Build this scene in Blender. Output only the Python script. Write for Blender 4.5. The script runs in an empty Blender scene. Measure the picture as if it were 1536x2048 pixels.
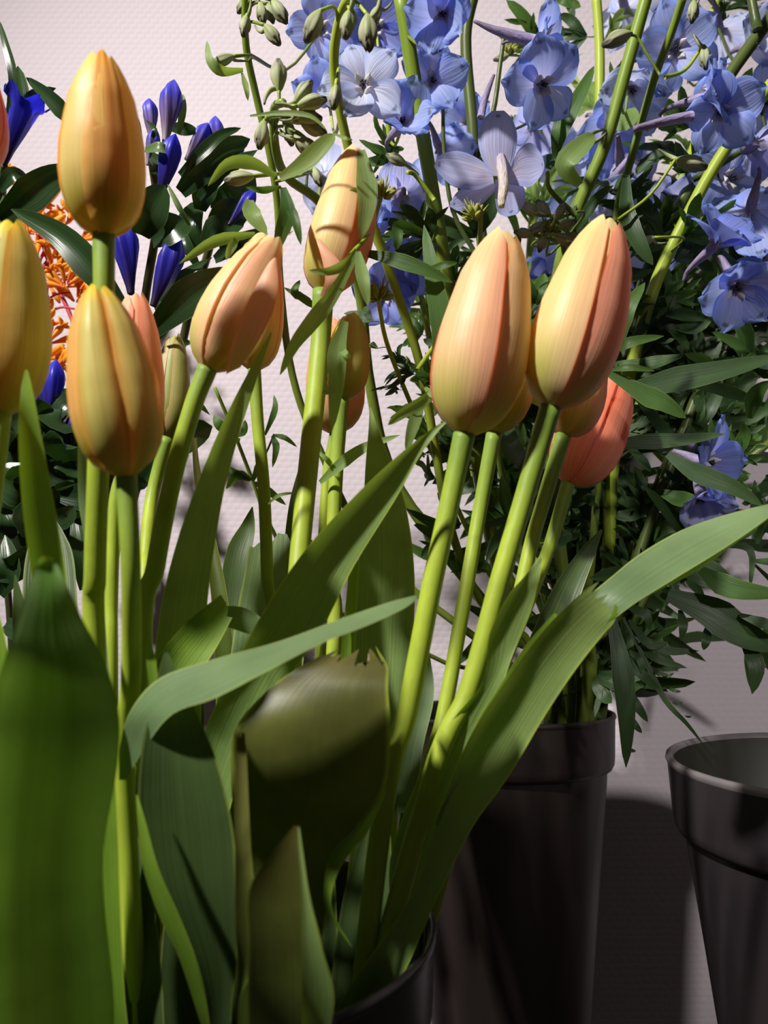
import bpy, math, random
from mathutils import Vector, Matrix, noise
R = random.Random(7)
C = bpy.context.scene.collection
sc = bpy.context.scene
rad = math.radians

# ---------------------------------------------------------------- camera, world, lamps, exposure
EYE = Vector((0, 0, 0.42))
PITCH = math.atan(176 / 1500)
F = 1500.0
cd = bpy.data.cameras.new('camera'); cam = bpy.data.objects.new('camera', cd); C.objects.link(cam)
cam.location = EYE; cam.rotation_euler = (math.pi / 2 + PITCH, 0, 0)
cd.sensor_fit = 'VERTICAL'; cd.sensor_height = 36; cd.lens = F / 2048 * 36
cd.clip_start = 0.01; cd.clip_end = 20
cd.dof.use_dof = True; cd.dof.focus_distance = 0.37; cd.dof.aperture_fstop = 13
sc.camera = cam
w = bpy.data.worlds.new('world'); sc.world = w; w.use_nodes = True
w.node_tree.nodes['Background'].inputs[0].default_value = (0.95, 0.86, 0.86, 1)
w.node_tree.nodes['Background'].inputs[1].default_value = 0.05
AIM = Vector((0.01, 0.40, 0.63))
LDIR = Vector((0.93, 1.0, -1.0)).normalized()
ld = bpy.data.lights.new('ceiling_spot', 'SPOT'); ld.energy = 198; ld.color = (1.0, 0.955, 0.90)
ld.shadow_soft_size = 0.045; ld.spot_size = rad(52); ld.spot_blend = 1.0
lo = bpy.data.objects.new('ceiling_spot', ld); C.objects.link(lo)
lo.location = AIM - LDIR * 1.6
lo.rotation_euler = LDIR.to_track_quat('-Z', 'Y').to_euler()
AIM2 = Vector((0.34, 0.62, 0.34))
LDIR2 = Vector((-0.06, 1.0, -0.36)).normalized()
ld2 = bpy.data.lights.new('added_wall_spot', 'SPOT'); ld2.energy = 40; ld2.color = (1.0, 0.95, 0.92)  # added lamp, no such source in view; brightens the lower right wall
ld2.shadow_soft_size = 0.05; ld2.spot_size = rad(24); ld2.spot_blend = 0.8
lo2 = bpy.data.objects.new('added_wall_spot', ld2); C.objects.link(lo2)
lo2.location = AIM2 - LDIR2 * 1.7
lo2.rotation_euler = LDIR2.to_track_quat('-Z', 'Y').to_euler()
sc.view_settings.view_transform = 'Standard'; sc.view_settings.look = 'None'
sc.view_settings.gamma = 1; sc.view_settings.exposure = 0.0
sc.cycles.max_bounces = 6; sc.cycles.transparent_max_bounces = 4
sc.cycles.caustics_reflective = False; sc.cycles.caustics_refractive = False

# ---------------------------------------------------------------- points of the photograph at a distance
CP, SP = math.cos(PITCH), math.sin(PITCH)
def ray(x, y):
    a, b = (x - 768) / F, (1024 - y) / F
    return Vector((a, CP - b * SP, b * CP + SP))
def at(x, y, Y):
    r = ray(x, y)
    return EYE + r * (Y / r.y)
def psz(x, y, Y):
    return Y / ray(x, y).y / F

def S(r, g, b):
    f = lambda c: (c / 255 / 12.92) if c / 255 <= 0.04045 else ((c / 255 + 0.055) / 1.055) ** 2.4
    return (f(r), f(g), f(b), 1)

# ---------------------------------------------------------------- materials
def nt(name):
    m = bpy.data.materials.new(name); m.use_nodes = True; t = m.node_tree
    for n in list(t.nodes): t.nodes.remove(n)
    return m, t
def nd(t, typ, **kw):
    n = t.nodes.new(typ)
    for k, v in kw.items(): setattr(n, k, v)
    return n
def ramp(t, stops, fac):
    n = t.nodes.new('ShaderNodeValToRGB'); e = n.color_ramp.elements
    while len(e) > 1: e.remove(e[0])
    e[0].position = stops[0][0]; e[0].color = stops[0][1]
    for p, c in stops[1:]:
        k = e.new(p); k.color = c
    t.links.new(fac, n.inputs[0]); return n.outputs[0]
def math_(t, op, a, b=None):
    n = nd(t, 'ShaderNodeMath', operation=op)
    for i, v in enumerate((a, b)):
        if v is None: continue
        if isinstance(v, (int, float)): n.inputs[i].default_value = v
        else: t.links.new(v, n.inputs[i])
    return n.outputs[0]
def mix(t, fac, a, b, blend='MIX'):
    n = nd(t, 'ShaderNodeMix', data_type='RGBA', blend_type=blend)
    for i, v in ((0, fac), (6, a), (7, b)):
        if isinstance(v, (int, float)): n.inputs[i].default_value = v
        elif isinstance(v, tuple): n.inputs[i].default_value = v
        else: t.links.new(v, n.inputs[i])
    return n.outputs[2]
B0, W1 = (0, 0, 0, 1), (1, 1, 1, 1)

def plant(name, vst, over=(), tr=0.3, rough=0.45, streak=0.15, su=50, sv=1.5, spot=None, bump=0.15, tint=None, spec=0.4, blotch=0.0, vein=0.0):
    """colour along v (vst), overlays [(colour, a0, a1)] towards the margins, fine streaks, translucency"""
    m, t = nt(name)
    uv = nd(t, 'ShaderNodeUVMap').outputs[0]
    sx = nd(t, 'ShaderNodeSeparateXYZ'); t.links.new(uv, sx.inputs[0])
    u, v = sx.outputs[0], sx.outputs[1]
    a = math_(t, 'ABSOLUTE', math_(t, 'SUBTRACT', math_(t, 'MULTIPLY', u, 2.0), 1.0))
    mp = nd(t, 'ShaderNodeMapping'); mp.inputs['Scale'].default_value = (su, sv, 1)
    t.links.new(uv, mp.inputs[0])
    oi = nd(t, 'ShaderNodeObjectInfo')
    av = nd(t, 'ShaderNodeVectorMath', operation='ADD'); t.links.new(mp.outputs[0], av.inputs[0])
    cv = nd(t, 'ShaderNodeCombineXYZ'); t.links.new(math_(t, 'MULTIPLY', oi.outputs['Random'], 37.0), cv.inputs[2]); t.links.new(cv.outputs[0], av.inputs[1])
    nz = nd(t, 'ShaderNodeTexNoise'); nz.inputs['Scale'].default_value = 1.0; nz.inputs['Detail'].default_value = 3
    t.links.new(av.outputs[0], nz.inputs['Vector'])
    col = ramp(t, vst, v)
    for c, a0, a1 in over:
        f = ramp(t, [(a0, B0), (a1, W1)], a)
        col = mix(t, f, col, c)
    if vein:
        wv = math_(t, 'SINE', math_(t, 'MULTIPLY', u, 3.14159 * 14))
        col = mix(t, math_(t, 'MULTIPLY', math_(t, 'POWER', math_(t, 'ABSOLUTE', wv), 8.0), vein), col, tuple(min(1, x * 1.8 + .02) for x in vst[0][1][:3]) + (1,))
    s = ramp(t, [(0.3, (1 - streak,) * 3 + (1,)), (0.7, (1 + streak,) * 3 + (1,))], nz.outputs[0])
    col = mix(t, 1.0, col, s, 'MULTIPLY')
    if blotch:
        tc = nd(t, 'ShaderNodeTexCoord')
        n2 = nd(t, 'ShaderNodeTexNoise'); n2.inputs['Scale'].default_value = 55; n2.inputs['Detail'].default_value = 4
        t.links.new(tc.outputs['Object'], n2.inputs['Vector'])
        s2 = ramp(t, [(0.35, (1 - blotch,) * 3 + (1,)), (0.65, (1 + blotch * .8,) * 3 + (1,))], n2.outputs[0])
        col = mix(t, 1.0, col, s2, 'MULTIPLY')
    if spot:
        du = math_(t, 'POWER', math_(t, 'DIVIDE', math_(t, 'SUBTRACT', u, 0.5), 0.15), 2.0)
        dv = math_(t, 'POWER', math_(t, 'DIVIDE', math_(t, 'SUBTRACT', v, 0.84), 0.06), 2.0)
        d = math_(t, 'ADD', math_(t, 'ADD', du, dv), math_(t, 'MULTIPLY', math_(t, 'SUBTRACT', nz.outputs[0], .5), 1.5))
        col = mix(t, ramp(t, [(0.05, (.7, .7, .7, 1)), (1.0, B0)], d), col, spot)
    bp = nd(t, 'ShaderNodeBump'); bp.inputs['Strength'].default_value = bump; bp.inputs['Distance'].default_value = 0.001
    t.links.new(nz.outputs[0], bp.inputs['Height'])
    p = nd(t, 'ShaderNodeBsdfPrincipled'); t.links.new(col, p.inputs['Base Color'])
    p.inputs['Roughness'].default_value = rough; p.inputs['Specular IOR Level'].default_value = spec
    t.links.new(bp.outputs[0], p.inputs['Normal'])
    o = nd(t, 'ShaderNodeOutputMaterial')
    if tr > 0:
        tl = nd(t, 'ShaderNodeBsdfTranslucent')
        t.links.new(mix(t, 1.0, col, tint, 'MULTIPLY') if tint else col, tl.inputs[0])
        ms = nd(t, 'ShaderNodeMixShader'); ms.inputs[0].default_value = tr
        t.links.new(p.outputs[0], ms.inputs[1]); t.links.new(tl.outputs[0], ms.inputs[2]); t.links.new(ms.outputs[0], o.inputs[0])
    else:
        t.links.new(p.outputs[0], o.inputs[0])
    return m

G = lambda *s: [(p, S(*c)) for p, c in s]
TI = (1.6, 1.35, 0.5, 1)
def petal_mat(n, base, mid, tip, marg, edge, **k):
    return plant(n, G((0, base), (.13, base), (.32, mid), (.85, mid), (1, tip)), [(S(*marg), .35, .9), (S(*edge), .95, 1.0)], tr=.36, rough=.42, streak=.10, su=60, sv=2.0, tint=(1.12, 1.0, .78, 1), bump=.12, **k)
M = {}
M['pt_peach'] = petal_mat('peach_petal', (205, 200, 110), (248, 218, 164), (254, 240, 176), (252, 194, 158), (244, 116, 66))
M['pt_cream'] = petal_mat('cream_petal', (205, 204, 110), (248, 228, 158), (254, 243, 176), (252, 218, 166), (244, 140, 90))
M['pt_orange'] = petal_mat('orange_petal', (190, 180, 60), (250, 196, 110), (252, 176, 36), (252, 208, 112), (252, 224, 150))
M['pt_yellow'] = petal_mat('yellow_petal', (192, 186, 92), (222, 216, 122), (254, 232, 60), (226, 178, 84), (244, 160, 50))
M['pt_pink'] = petal_mat('pink_petal', (210, 190, 130), (250, 194, 160), (252, 206, 160), (252, 178, 148), (240, 140, 100))
M['pt_coral'] = petal_mat('coral_petal', (236, 180, 140), (250, 178, 148), (250, 170, 132), (248, 152, 118), (234, 104, 66))
M['pt_green'] = petal_mat('green_petal', (140, 150, 70), (180, 186, 106), (200, 195, 110), (208, 180, 120), (205, 150, 96))
M['pt_yellow_p'] = petal_mat('pale_yellow_petal', (196, 188, 84), (246, 224, 140), (252, 226, 100), (248, 212, 116), (248, 222, 140))
M['pt_coral_l'] = petal_mat('light_coral_petal', (226, 200, 130), (250, 188, 148), (250, 168, 108), (250, 182, 142), (244, 140, 90))
M['tstem'] = plant('tulip_stem', G((0, (165, 178, 84)), (.15, (170, 190, 66)), (.7, (172, 192, 58)), (1, (128, 158, 62))), tr=.12, rough=.5, streak=.06, su=20, sv=40, blotch=.10, bump=.05)
def leaf_mat(n, c0, c1, edge=(176, 196, 70), tr=.33, **k):
    kw = dict(rough=.42, streak=.10, su=30, sv=1.2, bump=.25, blotch=.10, spec=.45); kw.update(k)
    return plant(n, G((0, c0), (1, c1)), [(S(*edge), .93, .99)], tr=tr, tint=(1.25, 1.25, .42, 1), **kw)
M['leaf'] = leaf_mat('tulip_leaf', (122, 152, 84), (148, 172, 100))
M['leaf_blue'] = leaf_mat('tulip_leaf_bluish', (108, 134, 92), (134, 160, 108), (170, 190, 104))
M['leaf_bright'] = leaf_mat('tulip_leaf_bright', (118, 156, 52), (134, 168, 56), (190, 205, 80))
M['leaf_shaded'] = leaf_mat('tulip_leaf_shaded', (62, 82, 46), (80, 102, 54), (132, 146, 70), tr=.22)  # shaded copy of the leaf: shadow among the leaves put into the colour
M['leaf_brown'] = leaf_mat('tulip_leaf_browned', (84, 104, 42), (98, 92, 44), (150, 162, 64), tr=.25, streak=.05, bump=.06, su=16, blotch=.22)
M['leaf_front'] = plant('tulip_leaf_front', G((0, (96, 112, 66)), (.9, (108, 152, 66)), (.97, (160, 180, 80)), (1, (180, 165, 105))), [(S(138, 172, 108), .30, .8), (S(130, 165, 70), .95, 1)], tr=.34, rough=.4, streak=.07, su=14, sv=.8, tint=(1.2, 1.4, .3, 1), blotch=.12)
M['scar'] = plant('torn_brown_edge', G((0, (150, 90, 70)), (1, (170, 120, 90))), tr=.1, streak=.3)
M['dstem'] = plant('delphinium_stem', G((0, (110, 125, 50)), (1, (132, 158, 52))), tr=.1, rough=.4, streak=.1, su=14, sv=14)
M['dstem_y'] = plant('delphinium_stem_yellow', G((0, (140, 160, 48)), (1, (178, 196, 72))), tr=.12, rough=.4, streak=.08, su=14, sv=14)
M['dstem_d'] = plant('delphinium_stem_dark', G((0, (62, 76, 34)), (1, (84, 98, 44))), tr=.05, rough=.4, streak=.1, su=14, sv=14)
M['dleaf'] = leaf_mat('delphinium_leaf', (62, 96, 44), (86, 122, 56), (120, 150, 70), tr=.4, vein=.12, bump=.3)
M['dleaf_l'] = leaf_mat('delphinium_leaf_light', (134, 162, 96), (152, 182, 110), (172, 196, 120), tr=.48, vein=.12)
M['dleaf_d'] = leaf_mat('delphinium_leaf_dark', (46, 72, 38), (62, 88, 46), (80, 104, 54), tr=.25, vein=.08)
M['bud'] = plant('delphinium_bud', G((0, (160, 174, 110)), (.5, (168, 174, 134)), (.85, (146, 146, 118)), (1, (90, 88, 76))), tr=.15, rough=.6, streak=.25, su=16, sv=1)
M['budy'] = plant('young_bud', G((0, (150, 165, 60)), (1, (170, 170, 95))), tr=.2, rough=.6, streak=.25, su=16, sv=1)
def sep(n, c0, c1, c2, sp=(70, 72, 96)):
    return plant(n, G((0, c0), (.35, c1), (1, c2)), [(S(*c2), .6, 1.0)], tr=.52, rough=.5, streak=.13, su=22, sv=1.2, spot=S(*sp), tint=(1, 1, 1.08, 1), bump=.4, spec=.3)
M['sep'] = sep('sepal_blue', (222, 218, 244), (192, 202, 250), (156, 182, 252))
M['sep_v'] = sep('sepal_violet', (226, 218, 240), (208, 206, 246), (182, 194, 250))
M['sep_l'] = sep('sepal_pale', (246, 242, 250), (226, 230, 252), (198, 212, 252))
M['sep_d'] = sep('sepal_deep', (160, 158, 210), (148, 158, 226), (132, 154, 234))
M['spur'] = plant('spur', G((0, (178, 166, 206)), (1, (140, 122, 150))), tr=.3, rough=.6, streak=.2, su=12, sv=8, bump=.6)
M['spur_w'] = plant('spur_white', G((0, (196, 180, 206)), (.4, (214, 204, 200)), (1, (220, 210, 190))), tr=.3, rough=.6, streak=.2, su=12, sv=8, bump=.8)
M['bee'] = plant('flower_centre', G((0, (200, 196, 190)), (1, (236, 232, 236))), tr=.35, rough=.6, streak=.2)
M['bee_d'] = plant('anthers', G((0, (24, 22, 30)), (1, (50, 46, 50))), tr=0, rough=.6)
M['gen_bud'] = plant('gentian_bud', G((0, (172, 160, 160)), (.3, (126, 104, 140)), (.58, (112, 96, 168)), (.68, (84, 80, 205)), (1, (96, 96, 225))), tr=.3, rough=.45, streak=.2, su=24, sv=1, tint=(.8, .8, 1.3, 1))
M['gen_blue'] = plant('gentian_blue', G((0, (52, 44, 66)), (.2, (46, 36, 110)), (.55, (48, 44, 165)), (1, (62, 66, 215))), tr=.35, rough=.4, streak=.2, su=24, sv=1, tint=(.6, .6, 1.6, 1))
M['gleaf'] = plant('gentian_leaf', G((0, (34, 56, 30)), (1, (50, 76, 38))), [(S(88, 114, 66), .95, 1)], tr=.24, rough=.28, streak=.15, su=16, sv=1, spec=.6, tint=(1.3, 1.5, .5, 1), vein=.12)
M['gleaf_l'] = plant('gentian_leaf_pale', G((0, (92, 120, 70)), (1, (130, 150, 104))), [(S(150, 170, 120), .93, 1)], tr=.3, rough=.3, streak=.15, su=16, sv=1, spec=.5, tint=(1.2, 1.4, .5, 1))
M['gstem'] = plant('gentian_stem', G((0, (52, 50, 30)), (1, (84, 84, 40))), tr=0, rough=.45, streak=.15, su=10, sv=20)
M['or_fl'] = plant('orange_floret', G((0, (235, 110, 50)), (.35, (246, 160, 40)), (1, (252, 190, 50))), tr=.35, rough=.45, streak=.12, su=10, sv=1)
M['or_st'] = plant('red_branch', G((0, (170, 60, 80)), (1, (205, 60, 80))), tr=.1, rough=.5, streak=.2, su=6, sv=10)

def plastic(name, col, rough=.35):
    m, t = nt(name)
    tc = nd(t, 'ShaderNodeTexCoord')
    n = nd(t, 'ShaderNodeTexNoise'); n.inputs['Scale'].default_value = 60; n.inputs['Detail'].default_value = 6
    mp = nd(t, 'ShaderNodeMapping'); mp.inputs['Scale'].default_value = (1, 1, .15)
    t.links.new(tc.outputs['Object'], mp.inputs[0]); t.links.new(mp.outputs[0], n.inputs['Vector'])
    p = nd(t, 'ShaderNodeBsdfPrincipled')
    c = tuple(col[:3])
    t.links.new(ramp(t, [(.35, tuple(x * .85 for x in c) + (1,)), (.8, tuple(x * 1.25 for x in c) + (1,))], n.outputs[0]), p.inputs['Base Color'])
    t.links.new(ramp(t, [(.3, (rough - .06,) * 3 + (1,)), (.7, (rough + .1,) * 3 + (1,))], n.outputs[0]), p.inputs['Roughness'])
    o = nd(t, 'ShaderNodeOutputMaterial'); t.links.new(p.outputs[0], o.inputs[0]); return m
M['bucket'] = plastic('dark_grey_plastic', S(46, 41, 44), .32)
M['bucket_in'] = plastic('bucket_lining', S(52, 52, 44), .45)
M['bucket_rim'] = plastic('bucket_rim_plastic', S(112, 106, 108), .4)
M['bucket_br'] = plastic('brown_grey_plastic', S(40, 32, 30), .45)

def wallpaper():
    m, t = nt('woven_wallpaper')
    tc = nd(t, 'ShaderNodeTexCoord')
    # woven glass-fibre relief: offset rows of small raised threads, 6 mm by 4 mm
    s = nd(t, 'ShaderNodeSeparateXYZ')
    wob = nd(t, 'ShaderNodeTexNoise'); wob.inputs['Scale'].default_value = 60; wob.inputs['Detail'].default_value = 2
    t.links.new(tc.outputs['Object'], wob.inputs['Vector'])
    mxv = nd(t, 'ShaderNodeMix', data_type='VECTOR'); mxv.inputs[0].default_value = .0016
    t.links.new(tc.outputs['Object'], mxv.inputs[4]); t.links.new(wob.outputs['Color'], mxv.inputs[5])
    t.links.new(mxv.outputs[1], s.inputs[0])
    X, Z = s.outputs[0], s.outputs[2]
    rowf = math_(t, 'DIVIDE', Z, 0.0050)
    row = math_(t, 'FLOOR', rowf)
    off = math_(t, 'MULTIPLY', math_(t, 'MODULO', row, 2.0), 0.5)
    cx = math_(t, 'ADD', math_(t, 'DIVIDE', X, 0.0076), off)
    hx = math_(t, 'ABSOLUTE', math_(t, 'SINE', math_(t, 'MULTIPLY', cx, math.pi)))
    hz = math_(t, 'ABSOLUTE', math_(t, 'SINE', math_(t, 'MULTIPLY', rowf, math.pi)))
    h = math_(t, 'MULTIPLY', math_(t, 'POWER', hx, .7), math_(t, 'POWER', hz, .7))
    n = nd(t, 'ShaderNodeTexNoise'); n.inputs['Scale'].default_value = 400; n.inputs['Detail'].default_value = 3
    t.links.new(tc.outputs['Object'], n.inputs['Vector'])
    h = math_(t, 'ADD', h, math_(t, 'MULTIPLY', n.outputs[0], .5))
    b = nd(t, 'ShaderNodeBump'); b.inputs['Strength'].default_value = .35; b.inputs['Distance'].default_value = .0005
    t.links.new(h, b.inputs['Height'])
    p = nd(t, 'ShaderNodeBsdfPrincipled'); p.inputs['Base Color'].default_value = S(212, 201, 208); p.inputs['Roughness'].default_value = .7
    p.inputs['Specular IOR Level'].default_value = .2
    t.links.new(b.outputs[0], p.inputs['Normal'])
    o = nd(t, 'ShaderNodeOutputMaterial'); t.links.new(p.outputs[0], o.inputs[0]); return m
M['wall'] = wallpaper()
def wood():
    m, t = nt('dark_shelf_wood')
    tc = nd(t, 'ShaderNodeTexCoord'); mp = nd(t, 'ShaderNodeMapping'); mp.inputs['Scale'].default_value = (3, 40, 1)
    n = nd(t, 'ShaderNodeTexNoise'); n.inputs['Scale'].default_value = 4; n.inputs['Detail'].default_value = 5
    t.links.new(tc.outputs['Object'], mp.inputs[0]); t.links.new(mp.outputs[0], n.inputs['Vector'])
    p = nd(t, 'ShaderNodeBsdfPrincipled'); p.inputs['Roughness'].default_value = .5
    t.links.new(ramp(t, [(.3, S(48, 40, 36)), (.7, S(72, 60, 54))], n.outputs[0]), p.inputs['Base Color'])
    o = nd(t, 'ShaderNodeOutputMaterial'); t.links.new(p.outputs[0], o.inputs[0]); return m
M['shelf'] = wood()

# ---------------------------------------------------------------- mesh helpers
def cat(pts, n):
    """Catmull-Rom through vectors (any length tuples)"""
    P = [list(p) for p in pts]
    if len(P) < 3:
        out = []
        for i in range(n + 1):
            f = i / n; out.append([a + (b - a) * f for a, b in zip(P[0], P[-1])])
        return out
    E = [[2 * a - b for a, b in zip(P[0], P[1])]] + P + [[2 * a - b for a, b in zip(P[-1], P[-2])]]
    out = []
    for i in range(n + 1):
        s = i / n * (len(P) - 1); k = min(int(s), len(P) - 2); f = s - k
        p0, p1, p2, p3 = E[k], E[k + 1], E[k + 2], E[k + 3]
        out.append([.5 * (2 * b + (c - a) * f + (2 * a - 5 * b + 4 * c - d) * f * f + (3 * b - a - 3 * c + d) * f ** 3) for a, b, c, d in zip(p0, p1, p2, p3)])
    return out

class MB:
    def __init__(s): s.v = []; s.f = []; s.uv = []
    def grid(s, rows, uvs=None, closed=False):
        b = len(s.v); nr, nc = len(rows), len(rows[0])
        for i, r in enumerate(rows):
            for j, p in enumerate(r): s.v.append(Vector(p))
        def U(i, j):
            if uvs: return uvs[i][j % nc] if not (closed and j == nc) else (1.0, uvs[i][0][1])
            return (j / (nc if closed else nc - 1), i / (nr - 1))
        for i in range(nr - 1):
            for j in range(nc if closed else nc - 1):
                j2 = (j + 1) % nc
                s.f.append((b + i * nc + j, b + i * nc + j2, b + (i + 1) * nc + j2, b + (i + 1) * nc + j))
                s.uv.append((U(i, j), U(i, j + 1), U(i + 1, j + 1), U(i + 1, j)))
    def tube(s, pts, rr, seg=8, n=None, capend=True, ridge=0, v0=0, v1=1):
        n = n or max(4, (len(pts) - 1) * 4)
        q = cat([tuple(p) for p in pts], n); P = [Vector(a) for a in q]
        if isinstance(rr, (int, float)): rr = [rr]
        RR = [a[0] for a in cat([(r,) for r in rr], n)] if len(rr) > 1 else [rr[0]] * (n + 1)
        up = None; rows = []
        for i, p in enumerate(P):
            tg = (P[min(i + 1, n)] - P[max(i - 1, 0)]).normalized()
            if up is None:
                up = tg.orthogonal().normalized()
            up = (up - tg * up.dot(tg)).normalized(); sd = tg.cross(up)
            rows.append([p + (up * math.cos(2 * math.pi * j / seg) + sd * math.sin(2 * math.pi * j / seg)) * (RR[i] * (1 + (ridge if j % 2 else 0))) for j in range(seg)])
        uvs = [[(j / seg, v0 + (v1 - v0) * i / n) for j in range(seg)] for i in range(n + 1)]
        s.grid(rows, uvs, closed=True)
        if capend:
            for e in (0, n):
                b = len(s.v) - (n + 1) * seg + e * seg
                s.f.append(tuple(range(b, b + seg))); s.uv.append(tuple((.5, v0 if e == 0 else v1) for _ in range(seg)))
    def mesh(s, name, mats, org=Vector((0, 0, 0)), smooth=True):
        me = bpy.data.meshes.new(name)
        me.from_pydata([tuple(p - org) for p in s.v], [], s.f)
        ul = me.uv_layers.new(name='UVMap'); k = 0
        fl = []
        for q in s.uv:
            for a in q: fl += [a[0], a[1]]
        ul.data.foreach_set('uv', fl)
        me.polygons.foreach_set('use_smooth', [smooth] * len(me.polygons))
        for m in (mats if isinstance(mats, list) else [mats]): me.materials.append(m)
        me.validate(); me.update()
        return me

class Thing:
    def __init__(s, name, label, cat_, loc, group=None):
        s.o = bpy.data.objects.new(name, None); C.objects.link(s.o); s.o.empty_display_size = .01
        s.loc = Vector(loc); s.o.location = s.loc
        s.o['label'] = label; s.o['category'] = cat_
        if group: s.o['group'] = group
    def w(s, name, mb, mat, parent=None, label=None):
        """a part whose mesh is given in world coordinates"""
        me = mb.mesh(name, M[mat] if isinstance(mat, str) else mat, s.loc)
        o = bpy.data.objects.new(name, me); C.objects.link(o)
        o.parent = parent or s.o
        if parent: o.matrix_basis = parent.matrix_basis.inverted()
        if label: o['label'] = label
        return o
    def l(s, name, me, mw, parent=None, label=None, mat=None):
        """a part sharing mesh ME, set at world matrix MW"""
        o = bpy.data.objects.new(name, me); C.objects.link(o)
        ml = Matrix.Translation(-s.loc) @ mw
        if parent is None: o.parent = s.o; o.matrix_basis = ml
        else: o.parent = parent; o.matrix_basis = parent.matrix_basis.inverted() @ ml
        if label: o['label'] = label
        if mat:
            o.material_slots[0].link = 'OBJECT'; o.material_slots[0].material = M[mat]
        return o

def view(x, y): return ray(x, y).normalized()

def sheet(rows, n=None, nu=8, tear=0, wave=0, seed=0, tearpow=1):
    """rows from base to tip: (xl, yl, xr, yr, Y, dY, cup px) edges of a leaf in the photograph, at distance Y"""
    n = n or (len(rows) - 1) * 5
    pr = []
    for xl, yl, xr, yr, Y, dY, cup in rows:
        L = at(xl, yl, Y - dY / 2); Q = at(xr, yr, Y + dY / 2)
        pr.append(tuple(L) + tuple(Q) + (cup * psz(xl, yl, Y),))
    q = cat(pr, n); out = []
    rnd = random.Random(seed)
    jag = [rnd.uniform(-1, 1) for _ in range(nu + 1)]
    for i, a in enumerate(q):
        L = Vector(a[:3]); Q = Vector(a[3:6]); cup = a[6]
        mid = (L + Q) / 2
        vd = (mid - EYE).normalized()
        ac = Q - L
        nrm = vd - ac * (vd.dot(ac) / max(ac.length_squared, 1e-12)); nrm.normalize()
        row = []
        for j in range(nu + 1):
            u = j / nu; s = 2 * u - 1
            p = L.lerp(Q, u) + nrm * cup * (1 - s * s)
            if wave:
                p = p + nrm * (wave * psz(768, 1000, a[1]) * abs(s) ** 2 * math.sin(i * .7 + (0 if s > 0 else 2) + seed))
            row.append(p)
        out.append(row)
    if tear:
        tv = [(out[-1][j] - out[-4][j]).normalized() for j in range(nu + 1)]
        for j in range(nu + 1):
            d = jag[j] * tear * psz(768, 1000, rows[-1][4])
            for k, wgt in ((1, 1), (2, .7), (3, .3)):
                out[-k][j] = out[-k][j] + tv[j] * d * wgt
    mb = MB(); mb.grid(out); return mb

def lens(f, p0=.16, pw=.75):
    """lanceolate width profile"""
    a = min(1, f / p0) ** .6 if f < p0 else 1
    return max(0.02, a * (1 - max(0, (f - p0) / (1 - p0)) ** 1.6) ** pw)

def lance(mb, path, hw, Y0, Y1=None, fold=.25, roll=0, n=None, nu=4, base=.5, pk=.3, bend=0):
    """a lanceolate blade along a traced path [(x,y)...] (base to tip), half width hw px"""
    Y1 = Y0 if Y1 is None else Y1
    n = n or max(6, (len(path) - 1) * 4)
    m = len(path) - 1
    pts = []
    for i, p in enumerate(path):
        f = i / m; pts.append(tuple(at(p[0], p[1], Y0 + (Y1 - Y0) * f + bend * math.sin(math.pi * f))))
    q = [Vector(a) for a in cat(pts, n)]
    rows = []
    for i, p in enumerate(q):
        f = i / n
        tg = (q[min(i + 1, n)] - q[max(i - 1, 0)]).normalized()
        vd = (p - EYE).normalized()
        ac = tg.cross(vd).normalized(); nr = ac.cross(tg).normalized()
        r = rad(roll if isinstance(roll, (int, float)) else roll[0] + (roll[1] - roll[0]) * f)
        a2 = ac * math.cos(r) + nr * math.sin(r); n2 = nr * math.cos(r) - ac * math.sin(r)
        wprof = (base + (1 - base) * min(1, f / pk)) if f < pk else math.sqrt(max(0, 1 - ((f - pk) / (1 - pk)) ** 2.2)) * (1 - .35 * (f - pk) / (1 - pk))
        W = max(.03, wprof) * hw * psz(768, 1000, p.y)
        rows.append([p + a2 * (W * s) - n2 * (fold * W * abs(s)) for s in [2 * j / nu - 1 for j in range(nu + 1)]])
    mb.grid(rows)

def stemtube(path, w0, w1, Y0, Y1, seg=8, extra=None, ridge=0, n=None):
    """path in the photograph from base to top; Y along; extra: world points below"""
    mb = MB(); m = len(path) - 1; pts = []; rr = []
    for e in (extra or []):
        pts.append(tuple(e)); rr.append(w0 / 2 * psz(768, 1000, Y0))
    for i, p in enumerate(path):
        f = i / m; Y = Y0 + (Y1 - Y0) * f
        pts.append(tuple(at(p[0], p[1], Y))); rr.append((w0 + (w1 - w0) * f) / 2 * psz(768, 1000, Y))
    mb.tube(pts, rr, seg=seg, ridge=ridge, n=n); return mb

def frame(pos, ang, tilt=0, roll=0, size=1):
    """local +Y runs along image angle ANG (90 = up), local +Z looks at the camera"""
    a, t = rad(ang), rad(tilt)
    y = Vector((math.cos(a) * math.cos(t), -math.sin(t), math.sin(a) * math.cos(t)))
    z = Vector((0, -1, 0)); z = (z - y * z.dot(y)).normalized(); x = y.cross(z)
    m = Matrix((x, y, z)).transposed().to_4x4()
    return Matrix.Translation(pos) @ m @ Matrix.Rotation(rad(roll), 4, 'Y') @ Matrix.Scale(size, 4)

# ================================================================ the setting
def struct(name, mb, mat):
    me = mb.mesh(name, M[mat], smooth=False); o = bpy.data.objects.new(name, me); C.objects.link(o); o['kind'] = 'structure'
    return o
WALL = 0.62
b = MB(); b.grid([[(-1.6, WALL, -.3), (1.8, WALL, -.3)], [(-1.6, WALL, 2.1), (1.8, WALL, 2.1)]]); wl = struct('wall_back', b, 'wall')
wl['label'] = 'pale pinkish white wall with woven raised texture'
b = MB(); b.grid([[(-1.6, -1.0, 0), (1.8, -1.0, 0)], [(-1.6, WALL, 0), (1.8, WALL, 0)]]); struct('floor', b, 'shelf')

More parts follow.
